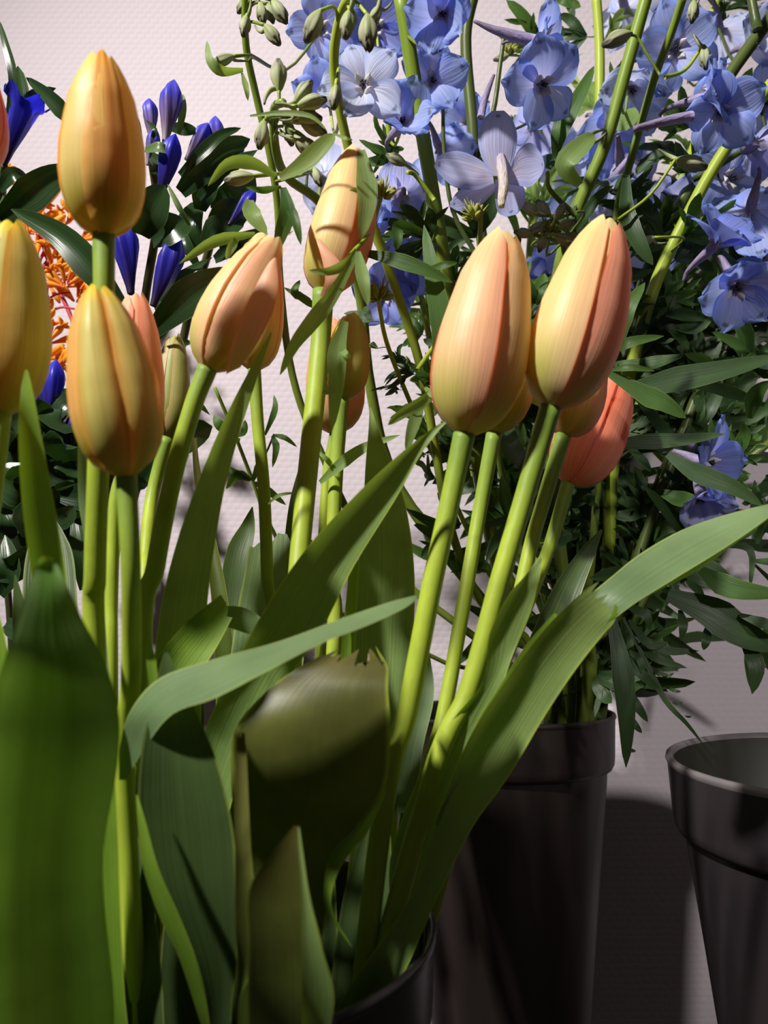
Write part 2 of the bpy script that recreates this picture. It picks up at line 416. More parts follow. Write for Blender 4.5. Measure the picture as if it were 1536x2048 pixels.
# ================================================================ buckets
def bucket(name, label, cx, cy, zr, r, zb, rb, tilt=(0, 0), mats=('bucket', 'bucket_in', 'bucket_rim')):
    t = Thing(name, label, 'bucket', (cx, cy, zb)); t.o.rotation_euler = (rad(tilt[0]), rad(tilt[1]), 0)
    H = zr - zb; n = 72
    def lathe(prof):
        mb = MB(); mb.grid([[(q * math.cos(2 * math.pi * j / n), q * math.sin(2 * math.pi * j / n), z) for j in range(n)] for q, z in prof], closed=True); return mb
    def add(nm, prof, mat):
        me = lathe(prof).mesh(nm, M[mat]); o = bpy.data.objects.new(nm, me); C.objects.link(o); o.parent = t.o; return o
    bt = r - .0062
    rr = lambda z: rb + (bt - rb) * (z / (H - .034))
    add('body', [(0.001, 0.0), (rb, 0.0), (rb + .001, .002)] + [(rr(z), z) for z in [H * k / 12 for k in range(1, 10)]] + [(bt - .0005, H - .042), (bt, H - .034)], mats[0])
    add('rim_band', [(bt, H - .0345), (r - .003, H - .0335), (r - .0016, H - .031), (r - .0012, H - .028), (r, H - .003)], mats[0])
    add('lip', [(r, H - .0032), (r + .0008, H - .0016), (r + .0004, H), (r - .0010, H + .0004), (r - .0024, H - .0002), (r - .003, H - .002)], mats[2])
    add('lining', [(r - .003, H - .002), (r - .0045, H - .030), (bt - .002, H - .036), (rb, .012), (.002, .010)], mats[1])
    return t
DB = Vector((.080, .51)); DBZ = .346
bucket('flower_bucket', 'dark plastic bucket with deep rim band holding the blue delphiniums', DB.x, DB.y, DBZ, .073, .0, .034, tilt=(-1.5, 0), mats=('bucket_br', 'bucket_in', 'bucket_br'))
bucket('flower_bucket', 'empty dark grey bucket with a paler lip, nothing standing in it', .214, .352, .347, .0745, .0, .036, tilt=(0, -1))
TB = Vector((-.058, .282))
bucket('flower_bucket', 'black bucket in the foreground packed with the tulips', TB.x, TB.y, .3065, .076, .0, .054, mats=('bucket', 'bucket_in', 'bucket'))
GB = Vector((-.235, .50))
bucket('flower_bucket', 'dark bucket mostly out of view holding the gentians and orange sprays', GB.x, GB.y, .30, .075, .0, .052)

# ================================================================ tulips
PROF = [(0, .15), (.03, .42), (.08, .66), (.15, .84), (.25, .96), (.36, 1.0), (.5, .97), (.63, .87), (.76, .755), (.87, .56), (.95, .37), (1, .20)]
def prof(t, P=PROF):
    for (a, x), (c, y) in zip(P, P[1:]):
        if t <= c:
            f = (t - a) / (c - a); return x + (y - x) * f
    return P[-1][1]
def smoothprof(P):
    q = [(min(1, i / 40), 0) for i in range(41)]
    raw = [prof(a[0], P) for a in q]
    return lambda t: (lambda k, f: raw[k] * (1 - f) + raw[min(40, k + 1)] * f)(int(t * 40), t * 40 - int(t * 40))
def petal(pb, ax, L, Rr, ang, span, layer, spiral, rib, seed, pointy=.10, bow=0, open_=0, nv=22, nu=12, tmax=1.0):
    ax = ax.normalized(); cdir = (EYE - (pb + ax * L * .4)); cdir = (cdir - ax * cdir.dot(ax)).normalized()
    sdir = ax.cross(cdir)
    rnd = random.Random(seed); w1, w2, w3 = rnd.uniform(0, 6), rnd.uniform(0, 6), rnd.uniform(-1, 1)
    rows = []
    for i in range(nv + 1):
        v = i / nv; v = v ** .9; row = []
        for j in range(nu + 1):
            u = 2 * j / nu - 1
            t = v * (tmax - pointy * abs(u) ** 2.2)
            sp = rad(span) * (1 - .16 * t)
            th = rad(ang) + u * sp
            tri = 1 + .025 * math.cos(3 * (th - rad(ang)))
            r = Rr * prof(t) * layer * tri
            r += Rr * (spiral * u * math.sin(math.pi * min(1, t * 1.15)) + rib * (math.cos(u * math.pi / 2) - .6) * math.sin(math.pi * t) ** .6)
            r += Rr * .018 * math.sin(5 * v + w1) * u * u + Rr * .012 * math.sin(9 * u + w2) * t
            r += Rr * open_ * t * t
            c, s_ = math.cos(th), math.sin(th)
            p = pb + ax * (t * L) + cdir * (r * c) + sdir * (r * s_)
            p = p + sdir * (bow * L * math.sin(math.pi * t))
            row.append(p)
        rows.append(row)
    mb = MB(); mb.grid(rows, [[(j / nu, i / nv) for j in range(nu + 1)] for i in range(nv + 1)]); return mb

TUL = {}
def tulip(key, base, tip, hw, Yb, Yt, roll, pal, stem, sw, Ys, label, span=66, inner_pal=None, rib=0.0, bow=0, open_=0, pointy=.10, spiral=.035, foot=None, innerspan=58, tmaxs=(1, .985, .97), angs=(0, 120, 240), iangs=(60, 180, 300), ilayer=.90):
    fx, fy = foot or (TB.x + R.uniform(-.028, .028), TB.y + R.uniform(-.028, .028))
    t = Thing('tulip', label, 'tulip', (fx, fy, .02))
    TUL[key] = t
    pb, pt = at(*base, Yb), at(*tip, Yt)
    ax = pt - pb; L = ax.length; Rr = hw * psz(*base, (Yb + Yt) / 2)
    sd = hash(key) % 1000 if False else sum(map(ord, key)) * 13
    for k in range(3):
        t.w('petal', petal(pb, ax, L, Rr, roll + angs[k], span, 1.0, spiral, rib, sd + k, bow=bow, open_=open_, pointy=pointy, tmax=tmaxs[k]), pal if isinstance(pal, str) else pal[k])
    for k in range(3):
        t.w('petal', petal(pb + ax * .01, ax, L * .985, Rr, roll + iangs[k], innerspan, ilayer, .03, rib * .5, sd + 7 + k, bow=bow, open_=open_ * .6, pointy=pointy, nv=16, nu=8, tmax=.985), inner_pal or (pal if isinstance(pal, str) else pal[0]))
    # stem: from the foot in the bucket, through the traced points, to the flower base
    mb = MB(); pts = []; rr = []
    m = len(stem) - 1
    first = at(stem[0][0], stem[0][1], Ys)
    pts.append((fx, fy, .02)); rr.append(sw / 2 * psz(768, 1000, .27))
    if first.z > .2:
        pts.append(tuple(Vector((fx, fy, .02)).lerp(first, .55))); rr.append(sw / 2 * psz(768, 1000, .27))
    for i, p in enumerate(stem):
        f = i / max(1, m); Y = Ys + (Yb - Ys) * f
        pts.append(tuple(at(p[0], p[1], Y))); rr.append(sw / 2 * psz(768, 1000, Y))
    axn = ax.normalized()
    pts.append(tuple(pb + axn * .0015)); rr.append(sw * .55 * psz(768, 1000, Yb))
    mb.tube(pts, rr, seg=14, n=44)
    t.w('stem', mb, 'tstem')
    return t

# heads: base, tip, half width, distance of base and tip
tulip('a', (208, 478), (203, 106), 83, .215, .205, 4, 'pt_orange', [(190, 1330), (190, 1150), (196, 950), (207, 620)], 42, .235, 'tall orange tulip bud standing highest at the left, seen against the wall', inner_pal='pt_yellow_p', span=34, spiral=0.0, innerspan=64, ilayer=1.0, rib=-.03)
tulip('b', (254, 958), (192, 574), 96, .205, .200, 6, 'pt_yellow', [(252, 1640), (262, 1350), (262, 1150)], 38, .235, 'yellow ribbed tulip bud with orange edges, below the tall orange one', span=31, inner_pal='pt_orange', rib=.10, spiral=0.0, innerspan=62, pointy=.05, angs=(-24, 30, 180), iangs=(-62, 78, 200), ilayer=.93)
tulip('c', (0, 832), (22, 440), 90, .22, .215, 44, 'pt_yellow', [(-60, 1500), (-40, 1200)], 40, .24, 'yellow tulip bud cut by the left edge above a green leaf tip', span=58)
tulip('d', (-62, 342), (-66, 100), 76, .25, .25, 0, 'pt_coral', [(-50, 1300), (-20, 900), (-10, 700), (-30, 480)], 40, .26, 'pink orange tulip almost wholly beyond the left edge', span=60)
tulip('e', (262, 925), (272, 584), 61, .275, .272, 62, 'pt_pink', [(222, 1400), (222, 1200), (232, 1000)], 27, .27, 'salmon pink tulip hidden behind the yellow ribbed one', span=60)
tulip('f', (335, 880), (352, 668), 38, .36, .36, 40, 'pt_green', [(285, 1250), (292, 1100), (305, 990)], 26, .33, 'small greenish tulip in shade behind the salmon pink one', span=58, rib=.05)
tulip('g', (412, 742), (552, 474), 66, .262, .262, 28, ('pt_peach', 'pt_pink', 'pt_cream'), [(286, 1330), (312, 1130), (345, 960), (385, 815)], 37, .268, 'cream and peach tulip leaning right, its side petal peeling off', span=60, bow=-.02, inner_pal='pt_peach', spiral=.06)
tulip('h', (508, 742), (522, 474), 54, .315, .315, 0, 'pt_peach', [(536, 1330), (534, 1150), (528, 980), (516, 850)], 25, .315, 'apricot tulip just behind the leaning cream one', span=60, open_=.18, inner_pal='pt_orange')
tulip('i', (645, 588), (712, 296), 66, .315, .315, -42, ('pt_cream', 'pt_pink', 'pt_cream'), [(578, 1420), (598, 1130), (620, 900), (640, 700)], 41, .265, 'peach tulip behind the three-lobed leaf, with a small outer petal', span=62, bow=.03, inner_pal='pt_pink')
tulip('j', (682, 800), (706, 628), 50, .335, .335, 10, 'pt_yellow', [(665, 1330), (664, 1150), (672, 950)], 29, .325, 'yellow tulip in shade behind the toothed grey green leaf', span=60)
tulip('k', (672, 868), (664, 636), 60, .375, .375, 75, 'pt_pink', [(640, 1330), (646, 1100), (655, 950)], 22, .37, 'dusky pink tulip lowest behind the thick upright stem', span=60)
tulip('l', (928, 872), (1008, 462), 95, .265, .262, -44, ('pt_peach', 'pt_cream', 'pt_peach'), [(762, 1650), (815, 1420), (862, 1180), (905, 980)], 41, .262, 'large peach tulip with a red seam, left one of the big pair', span=66, spiral=.045)
tulip('m', (1100, 818), (1218, 437), 92, .268, .262, -50, ('pt_cream', 'pt_pink', 'pt_cream'), [(850, 1600), (938, 1380), (1000, 1160), (1050, 990)], 40, .262, 'large cream and pink tulip, right one of the big pair', span=64, spiral=.045, inner_pal='pt_peach', bow=.01)
tulip('n', (988, 868), (1030, 600), 66, .315, .31, 30, 'pt_yellow', [(840, 1600), (885, 1440), (925, 1220), (958, 1030)], 29, .29, 'ochre tulip almost hidden behind the left one of the big pair', span=60)
tulip('o', (1126, 872), (1185, 690), 62, .315, .315, 15, 'pt_peach', [(960, 1500), (1030, 1230), (1062, 1090), (1085, 1010)], 29, .30, 'orange tulip tucked under the big cream and pink one', span=60)
tulip('p', (1135, 968), (1236, 752), 70, .36, .36, -50, 'pt_coral', [(860, 1660), (965, 1430), (1050, 1220), (1100, 1090)], 26, .29, 'coral tulip lowest at the right among dark foliage', span=64, open_=.10)
t = TUL['g']
t.w('petal', sheet([(452, 748, 480, 735, .256, 0, -4), (462, 690, 512, 690, .251, 0, -8), (488, 620, 543, 630, .249, 0, -9), (518, 560, 556, 575, .249, 0, -6), (536, 528, 554, 532, .250, 0, -3), (549, 515, 552, 516, .250, 0, 0)], nu=10), 'pt_coral_l', label='peach petal peeling away')
t = TUL['i']
t.w('petal', sheet([(640, 592, 676, 596, .300, 0, -6), (650, 560, 694, 566, .294, 0, -6), (644, 520, 684, 530, .292, 0, -5), (636, 492, 660, 500, .292, 0, -3), (631, 476, 640, 478, .293, 0, 0)], nu=10), 'pt_pink', label='short pale outer petal')

# ---- tulip leaves: (xl, yl, xr, yr, Y, dY, cup)
def tleaf(key, rows, mat='leaf', label=None, **k):
    mb = sheet(rows, **k); return TUL[key].w('leaf', mb, mat, label=label)
# big front left leaf
tleaf('c', [(-40, 2260, 215, 2260, .232, .01, 20), (-60, 2048, 228, 2048, .205, .02, 14), (-60, 1850, 214, 1850, .190, .02, 13), (-50, 1700, 206, 1700, .182, .02, 12), (-42, 1530, 236, 1530, .175, .018, 12), (-25, 1430, 236, 1420, .172, .016, 12), (2, 1340, 212, 1330, .169, .012, 10), (32, 1250, 168, 1245, .167, .006, 8), (55, 1180, 138, 1180, .165, 0, 6), (70, 1135, 118, 1135, .164, 0, 5), (84, 1112, 102, 1112, .163, 0, 1)], 'leaf_front', wave=3, nu=12)
# spike behind it
tleaf('c', [(190, 2350, 300, 2350, .25, 0, 10), (150, 2000, 250, 2000, .23, 0, 10), (110, 1500, 225, 1500, .215, 0, 14), (75, 1250, 150, 1260, .205, .004, 12), (56, 1100, 127, 1110, .202, .006, 12), (42, 980, 104, 985, .200, .006, 10), (37, 860, 82, 870, .198, .004, 6), (42, 780, 66, 785, .198, 0, 2), (50, 740, 55, 740, .198, 0, 0)], 'leaf_bright')
tleaf('c', [(-150, 1900, -20, 1900, .24, 0, 10), (-130, 1500, 30, 1500, .225, 0, 10), (-90, 1330, 20, 1330, .22, 0, 10), (-60, 1220, -5, 1215, .22, 0, 4), (-30, 1150, -25, 1150, .22, 0, 0)], 'leaf_bright')
tleaf('e', [(60, 1700, 170, 1700, .27, 0, 8), (35, 1380, 110, 1390, .275, 0, 8), (25, 1260, 70, 1270, .28, .004, 6), (26, 1190, 48, 1200, .28, 0, 2), (29, 1150, 32, 1150, .28, 0, 0)], 'leaf_shaded')
tleaf('e', [(110, 1700, 220, 1700, .28, 0, 8), (60, 1400, 175, 1400, .30, 0, 12), (45, 1230, 158, 1240, .31, 0, 12), (50, 1120, 148, 1120, .32, 0, 10), (70, 1060, 130, 1070, .325, 0, 6), (92, 1020, 100, 1022, .33, 0, 0)], 'leaf_shaded')
tleaf('a', [(170, 1600, 240, 1600, .26, 0, 6), (165, 1300, 215, 1300, .255, 0, 6), (168, 1090, 200, 1090, .25, 0, 4), (157, 1000, 196, 1000, .25, 0, 4), (156, 870, 186, 870, .248, 0, 3), (162, 760, 176, 760, .246, 0, 0)], 'leaf_blue')
# upright spike left of centre
tleaf('g', [(320, 1750, 400, 1760, .262, 0, 8), (302, 1450, 402, 1440, .262, .004, 12), (318, 1240, 412, 1240, .262, .006, 12), (352, 1090, 428, 1100, .262, .006, 10), (398, 960, 452, 965, .262, .006, 9), (448, 840, 486, 845, .262, .004, 6), (500, 738, 518, 745, .262, 0, 2), (541, 664, 544, 667, .262, 0, 0)], 'leaf', nu=10)
# large diagonal leaf
tleaf('i', [(330, 1720, 430, 1760, .26, 0, 10), (395, 1500, 480, 1545, .258, 0, 12), (462, 1345, 560, 1385, .255, .004, 14), (530, 1218, 642, 1262, .252, .006, 14), (612, 1098, 708, 1132, .25, .006, 14), (700, 1002, 790, 1000, .248, .004, 12), (780, 925, 838, 915, .246, .002, 8), (850, 868, 872, 868, .245, 0, 3), (888, 842, 892, 846, .245, 0, 0)], 'leaf', nu=12)
# leaf lying across, bent down at its left end
tleaf('b', [(238, 1560, 252, 1560, .222, 0, 0), (240, 1490, 292, 1492, .216, -.006, 5), (262, 1420, 345, 1428, .208, -.012, 6), (320, 1356, 430, 1396, .204, -.016, 6), (430, 1318, 535, 1342, .202, -.016, 6), (560, 1282, 640, 1288, .204, -.014, 5), (680, 1238, 732, 1252, .208, -.010, 4), (780, 1204, 806, 1218, .212, -.004, 2), (834, 1190, 836, 1196, .216, 0, 0)], 'leaf_blue', nu=12)
# broad upright leaf behind the diagonal one
tleaf('k', [(690, 1800, 790, 1800, .30, 0, 8), (712, 1560, 800, 1560, .302, 0, 12), (708, 1400, 816, 1400, .305, 0, 14), (710, 1250, 828, 1250, .308, .004, 16), (716, 1130, 828, 1130, .31, .006, 16), (726, 1020, 812, 1015, .31, .006, 13), (731, 930, 782, 925, .31, .004, 9), (737, 860, 757, 860, .31, 0, 3), (739, 815, 742, 815, .31, 0, 0)], 'leaf', nu=12)
tleaf('h', [(470, 1650, 570, 1650, .30, 0, 8), (455, 1400, 600, 1400, .312, 0, 12), (470, 1250, 612, 1250, .322, .0, 14), (488, 1150, 622, 1150, .33, .0, 14), (500, 1084, 625, 1070, .335, 0, 12)], 'leaf_blue', tear=16, seed=4, nu=14, label='broad leaf torn across its top')
tleaf('k', [(560, 1300, 620, 1300, .35, 0, 5), (566, 1120, 606, 1120, .35, 0, 5), (578, 1010, 604, 1010, .35, 0, 3), (599, 930, 601, 930, .35, 0, 0)], 'leaf_shaded')
tleaf('h', [(430, 1500, 500, 1500, .36, 0, 5), (436, 1250, 490, 1250, .38, 0, 6), (450, 1110, 500, 1130, .385, 0, 6), (485, 1045, 510, 1060, .39, 0, 3), (504, 1013, 506, 1014, .39, 0, 0)], 'leaf_shaded')
# big torn leaf in the lower middle
tleaf('j', [(440, 2230, 540, 2230, .26, 0, 10), (430, 2048, 600, 2048, .25, 0, 12), (470, 1850, 650, 1850, .242, 0, 14), (474, 1700, 688, 1700, .236, 0, 10), (462, 1570, 768, 1580, .232, .0, 4), (470, 1460, 780, 1460, .23, 0, -4), (530, 1385, 776, 1375, .232, -.004, -6), (590, 1340, 776, 1335, .235, 0, -5), (640, 1312, 764, 1312, .238, 0, -4)], 'leaf_brown', tear=34, seed=11, nu=16, wave=2, label='wide leaf with a ragged brown torn top')
tleaf('j', [(700, 1890, 705, 1895, .238, 0, 0), (652, 1820, 664, 1818, .236, 0, 1), (650, 1750, 672, 1755, .234, 0, 3), (668, 1700, 705, 1700, .233, 0, 3), (715, 1650, 735, 1665, .233, 0, 2), (765, 1580, 772, 1585, .233, 0, 0)], 'leaf_bright', label='pale curled margin')
# leaf left of it, shade put into its dark colour, and its pale underside edge
tleaf('b', [(400, 2230, 480, 2230, .24, 0, 8), (412, 2048, 462, 2048, .23, 0, 8), (372, 1930, 474, 1920, .222, .0, 14), (300, 1780, 474, 1790, .215, 0, 18), (276, 1650, 466, 1660, .212, 0, 20), (280, 1520, 436, 1530, .21, 0, 18), (302, 1410, 400, 1440, .211, 0, 12), (318, 1340, 368, 1370, .213, 0, 5), (330, 1300, 334, 1302, .214, 0, 0)], 'leaf_shaded', nu=12)
tleaf('b', [(412, 2080, 425, 2080, .226, 0, 1), (360, 1920, 402, 1950, .214, 0, 3), (318, 1830, 362, 1840, .209, 0, 3), (285, 1730, 318, 1740, .206, 0, 3), (275, 1640, 290, 1640, .206, 0, 1), (272, 1590, 275, 1590, .207, 0, 0)], 'leaf_bright', label='pale folded margin')
tleaf('b', [(300, 1480, 330, 1480, .218, 0, 2), (298, 1380, 318, 1380, .216, 0, 2), (292, 1310, 310, 1310, .215, 0, 1), (294, 1286, 300, 1286, .215, 0, 0)], 'leaf_bright')
# narrow rolled leaf
tleaf('f', [(440, 2150, 480, 2150, .225, 0, 3), (468, 2010, 478, 2010, .21, 0, 3), (475, 1930, 512, 1930, .205, 0, 7), (470, 1850, 523, 1855, .202, 0, 9), (470, 1730, 505, 1740, .202, 0, 7), (470, 1620, 498, 1630, .204, 0, 5), (472, 1530, 494, 1535, .206, 0, 4), (476, 1470, 490, 1466, .207, 0, 2)], 'leaf_brown', tear=6, seed=2)
# small pointed leaf in front
tleaf('l', [(500, 2200, 660, 2200, .225, 0, 14), (496, 2048, 655, 2048, .205, 0, 18), (496, 1900, 645, 1900, .196, 0, 16), (498, 1780, 618, 1790, .192, 0, 12), (550, 1700, 606, 1705, .19, 0, 6), (588, 1652, 598, 1652, .19, 0, 0)], 'leaf_brown', nu=12)
tleaf('l', [(605, 2090, 655, 2080, .20, 0, 5), (604, 1990, 668, 1990, .192, 0, 7), (604, 1890, 642, 1890, .188, 0, 5), (602, 1780, 618, 1785, .187, 0, 3), (597, 1700, 606, 1705, .188, 0, 1), (596, 1655, 599, 1655, .189, 0, 0)], 'leaf', label='greener folded half')
# right hand big leaf, broken over
tleaf('m', [(560, 2230, 640, 2250, .27, 0, 6), (655, 2048, 720, 2060, .26, 0, 10), (728, 1930, 800, 1960, .255, 0, 12), (800, 1830, 850, 1850, .25, 0, 12), (845, 1740, 893, 1755, .247, .002, 13), (872, 1640, 945, 1655, .245, .003, 14), (905, 1550, 1012, 1560, .243, .004, 15), (958, 1440, 1085, 1440, .242, .005, 15), (1030, 1335, 1150, 1340, .242, .005, 14), (1105, 1240, 1205, 1272, .242, .003, 10), (1184, 1168, 1234, 1238, .240, 0, 5)], 'leaf', tear=15, seed=8, nu=14, wave=1.5, label='long broad leaf snapped near its end')
tleaf('m', [(1160, 1206, 1200, 1262, .256, 0, 4), (1215, 1160, 1262, 1212, .252, -.012, 6), (1280, 1108, 1345, 1160, .258, -.016, 6), (1360, 1062, 1435, 1105, .262, -.014, 6), (1450, 1030, 1500, 1062, .262, -.008, 4), (1545, 1006, 1560, 1018, .262, 0, 0)], 'leaf_blue', nu=12, label='hanging broken end of the long leaf')
tleaf('m', [(1236, 1214, 1244, 1220, .250, 0, 0), (1300, 1172, 1312, 1184, .256, 0, 1), (1385, 1122, 1400, 1138, .262, 0, 1), (1470, 1070, 1480, 1080, .262, 0, 1), (1545, 1022, 1550, 1028, .262, 0, 0)], 'leaf_bright')
tleaf('m', [(1212, 1248, 1226, 1238, .2395, 0, 0), (1222, 1232, 1232, 1236, .239, 0, 0), (1230, 1208, 1236, 1214, .2385, 0, 0)], 'leaf_bright', label='small torn flap')
# wavy leaf inside it
tleaf('n', [(640, 2200, 760, 2220, .285, 0, 8), (735, 1990, 800, 1990, .275, 0, 10), (775, 1830, 840, 1850, .272, 0, 12), (780, 1720, 872, 1720, .268, 0, 13), (810, 1620, 905, 1620, .264, 0, 13), (850, 1530, 935, 1540, .262, 0, 12), (905, 1440, 990, 1420, .26, 0, 8), (968, 1360, 1018, 1330, .258, 0, 6), (978, 1270, 1045, 1265, .257, .003, 7), (1018, 1190, 1070, 1195, .256, .004, 6), (1055, 1145, 1080, 1152, .256, 0, 3), (1078, 1114, 1084, 1118, .256, 0, 0)], 'leaf', nu=12, wave=2)
tleaf('n', [(868, 1650, 876, 1655, .243, 0, 0), (905, 1560, 915, 1566, .244, 0, 1), (955, 1440, 1000, 1445, .248, 0, 2), (1000, 1370, 1070, 1330, .25, 0, 3), (1052, 1290, 1105, 1270, .25, 0, 3), (1108, 1226, 1114, 1228, .25, 0, 0)], 'leaf_bright')
tleaf('p', [(840, 1750, 880, 1760, .30, 0, 6), (900, 1600, 960, 1620, .32, 0, 6), (1010, 1400, 1090, 1420, .335, 0, 8), (1062, 1270, 1130, 1285, .34, 0, 8), (1110, 1170, 1165, 1180, .345, 0, 7), (1160, 1100, 1190, 1110, .35, 0, 4), (1202, 1058, 1205, 1062, .35, 0, 0)], 'leaf_shaded')
tleaf('n', [(770, 1620, 830, 1630, .29, 0, 6), (800, 1490, 845, 1500, .3, 0, 6), (825, 1400, 868, 1395, .305, 0, 6), (842, 1320, 862, 1325, .31, 0, 3), (850, 1285, 853, 1285, .31, 0, 0)], 'leaf_blue')
tleaf('o', [(900, 1560, 950, 1570, .32, 0, 5), (925, 1400, 975, 1410, .325, 0, 6), (958, 1270, 1000, 1280, .33, 0, 6), (985, 1190, 1008, 1200, .33, 0, 2), (1004, 1150, 1006, 1150, .33, 0, 0)], 'leaf_blue')
tleaf('k', [(640, 1600, 700, 1600, .33, 0, 5), (668, 1380, 725, 1380, .335, 0, 6), (690, 1220, 722, 1225, .34, 0, 5), (700, 1110, 716, 1110, .34, 0, 2), (708, 1060, 711, 1060, .34, 0, 0)], 'leaf_bright')
# cut leaf with a bright upper side, and the ragged pale scrap
tleaf('g', [(270, 1560, 330, 1600, .255, 0, 6), (290, 1420, 360, 1450, .256, 0, 8), (315, 1318, 385, 1370, .258, 0, 8), (372, 1245, 430, 1300, .26, 0, 7), (440, 1190, 462, 1240, .262, 0, 4)], 'leaf_bright', tear=6, seed=5)
tleaf('h', [(428, 1226, 436, 1250, .27, 0, 2), (452, 1212, 466, 1258, .27, 0, -6), (490, 1216, 502, 1270, .268, 0, -8), (520, 1234, 524, 1274, .268, 0, -4), (536, 1258, 534, 1268, .268, 0, 0)], 'leaf_blue', wave=5, seed=3, nu=8, label='small pale ragged scrap of leaf')
# rolled leaf with a dry brown tip
tleaf('f', [(430, 1330, 470, 1330, .335, 0, 4), (422, 1190, 456, 1200, .335, 0, 6), (406, 1080, 432, 1080, .34, 0, 5), (392, 990, 412, 990, .34, 0, 4), (386, 930, 400, 935, .34, 0, 3), (384, 876, 393, 876, .34, 0, 2)], 'leaf_brown')
# the deep leaves low in the bucket, coloured dark for their shade
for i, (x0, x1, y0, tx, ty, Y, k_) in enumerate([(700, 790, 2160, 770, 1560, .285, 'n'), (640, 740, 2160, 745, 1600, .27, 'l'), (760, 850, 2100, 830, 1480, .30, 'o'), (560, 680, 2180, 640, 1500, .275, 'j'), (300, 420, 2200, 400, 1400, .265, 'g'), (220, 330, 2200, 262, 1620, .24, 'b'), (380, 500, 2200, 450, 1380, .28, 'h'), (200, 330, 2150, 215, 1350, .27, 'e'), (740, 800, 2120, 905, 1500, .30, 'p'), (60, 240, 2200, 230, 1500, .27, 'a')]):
    tleaf(k_, [(x0, y0, x1, y0, Y, 0, 8), (x0 + (tx - x0) * .2, y0 + (ty - y0) * .33, x1 + (tx - x1) * .05, y0 + (ty - y0) * .33, Y - .005, 0, 12), (x0 + (tx - x0) * .45, y0 + (ty - y0) * .66, x1 + (tx - x1) * .3, y0 + (ty - y0) * .66, Y, 0, 10), (tx - 8, ty + 30, tx + 8, ty + 32, Y + .004, 0, 2), (tx - 1, ty, tx + 1, ty, Y + .005, 0, 0)], 'leaf_shaded')

# ================================================================ delphiniums
def shared(name, fn, mat, smooth=True):
    mb = MB(); fn(mb); return mb.mesh(name, M[mat], smooth=smooth)
def sepal_fn(seed, wd=.40, cup=.16):
    r = random.Random(seed); a, c, d = r.uniform(0, 6), r.uniform(0, 6), r.uniform(-.10, .10)
    def f(mb):
        rows = []
        for i in range(11):
            v = i / 10; W = wd * ((.22 + .78 * math.sin(math.pi / 2 * min(1, v / .58)) ** 1.2) if v < .58 else math.sqrt(max(.004, 1 - ((v - .58) / .43) ** 2.3)))
            row = []
            for j in range(9):
                u = 2 * j / 8 - 1
                y = v * (1 - .10 * u * u) + .02 * math.sin(9 * u + a) * v ** 4; x = W * u
                z = cup * (u * u * .8 - .25) * math.sin(math.pi * min(1, v + .15)) + .10 * math.sin(math.pi * v) + d * v * v \
                    + .035 * math.sin(6 * v + 4 * u + a) * abs(u) + .03 * math.sin(7 * u + c) * v ** 3
                row.append((x, y, z))
            rows.append(row)
        mb.grid(rows)
    return f
SEPM = {m: [shared('sepal', sepal_fn(i, [.46, .42, .50, .44][i], [.16, .24, .10, -.14][i]), m) for i in range(4)] for m in ('sep', 'sep_v', 'sep_l', 'sep_d')}
def spur_fn(mb): mb.tube([(0, 0, .06), (0, .06, -.2), (0, .17, -.5), (0, .23, -.8), (0, .16, -1.0)], [.10, .105, .07, .045, .028], seg=9, ridge=.14)
def bee_fn(mb):
    for k in range(4):
        a = math.pi / 2 * k + .4; rows = []
        for i in range(6):
            v = i / 5; W = .13 * math.sin(math.pi * min(1, .15 + v * .85)) ; row = []
            for j in range(5):
                u = 2 * j / 4 - 1
                x, y, z = W * u, .07 + .17 * v, .10 + .22 * v - .14 * u * u
                row.append((x * math.cos(a) - y * math.sin(a), x * math.sin(a) + y * math.cos(a), z))
            rows.append(row)
        mb.grid(rows)
def anth_fn(mb):
    r = random.Random(3)
    for k in range(7):
        a = r.uniform(0, 6.3); q = r.uniform(.02, .08)
        mb.tube([(0, 0, .05), (q * math.cos(a) * .7, q * math.sin(a) * .7, .16), (q * math.cos(a), q * math.sin(a), .22)], [.010, .010, .022], seg=5, n=4)
SPUR = shared('spur', spur_fn, 'spur'); BEE = shared('centre_petals', bee_fn, 'bee'); ANTH = shared('anthers', anth_fn, 'bee_d')
def bud_fn(seed):
    def f(mb):
        r = random.Random(seed); rows = []; n = 20
        ph = r.uniform(0, 6)
        for i in range(15):
            v = i / 14
            q = .24 * math.sin(math.pi * (v * .86 + .06)) ** .72 * (1 + .18 * (v - .4))
            rows.append([((q * (1 + .17 * math.cos(5 * (2 * math.pi * j / n) + ph) * (.3 + v))) * math.cos(2 * math.pi * j / n), v - (.09 * (math.cos(5 * 2 * math.pi * j / n + ph)) * (v > .85)), q * (1 + .17 * math.cos(5 * (2 * math.pi * j / n) + ph) * (.3 + v)) * math.sin(2 * math.pi * j / n)) for j in range(n)])
        mb.grid(rows, closed=True)
        b = len(mb.v) - n; mb.f.append(tuple(range(b, b + n))); mb.uv.append(tuple((.5, 1) for _ in range(n)))
    return f
BUD = [shared('bud', bud_fn(i), 'bud') for i in range(3)]
def tail_fn(mb): mb.tube([(0, .12, .1), (.05, .02, .28), (.12, -.25, .40), (.22, -.55, .42)], [.09, .085, .06, .03], seg=7)
TAIL = shared('spur_tail', tail_fn, 'bud')
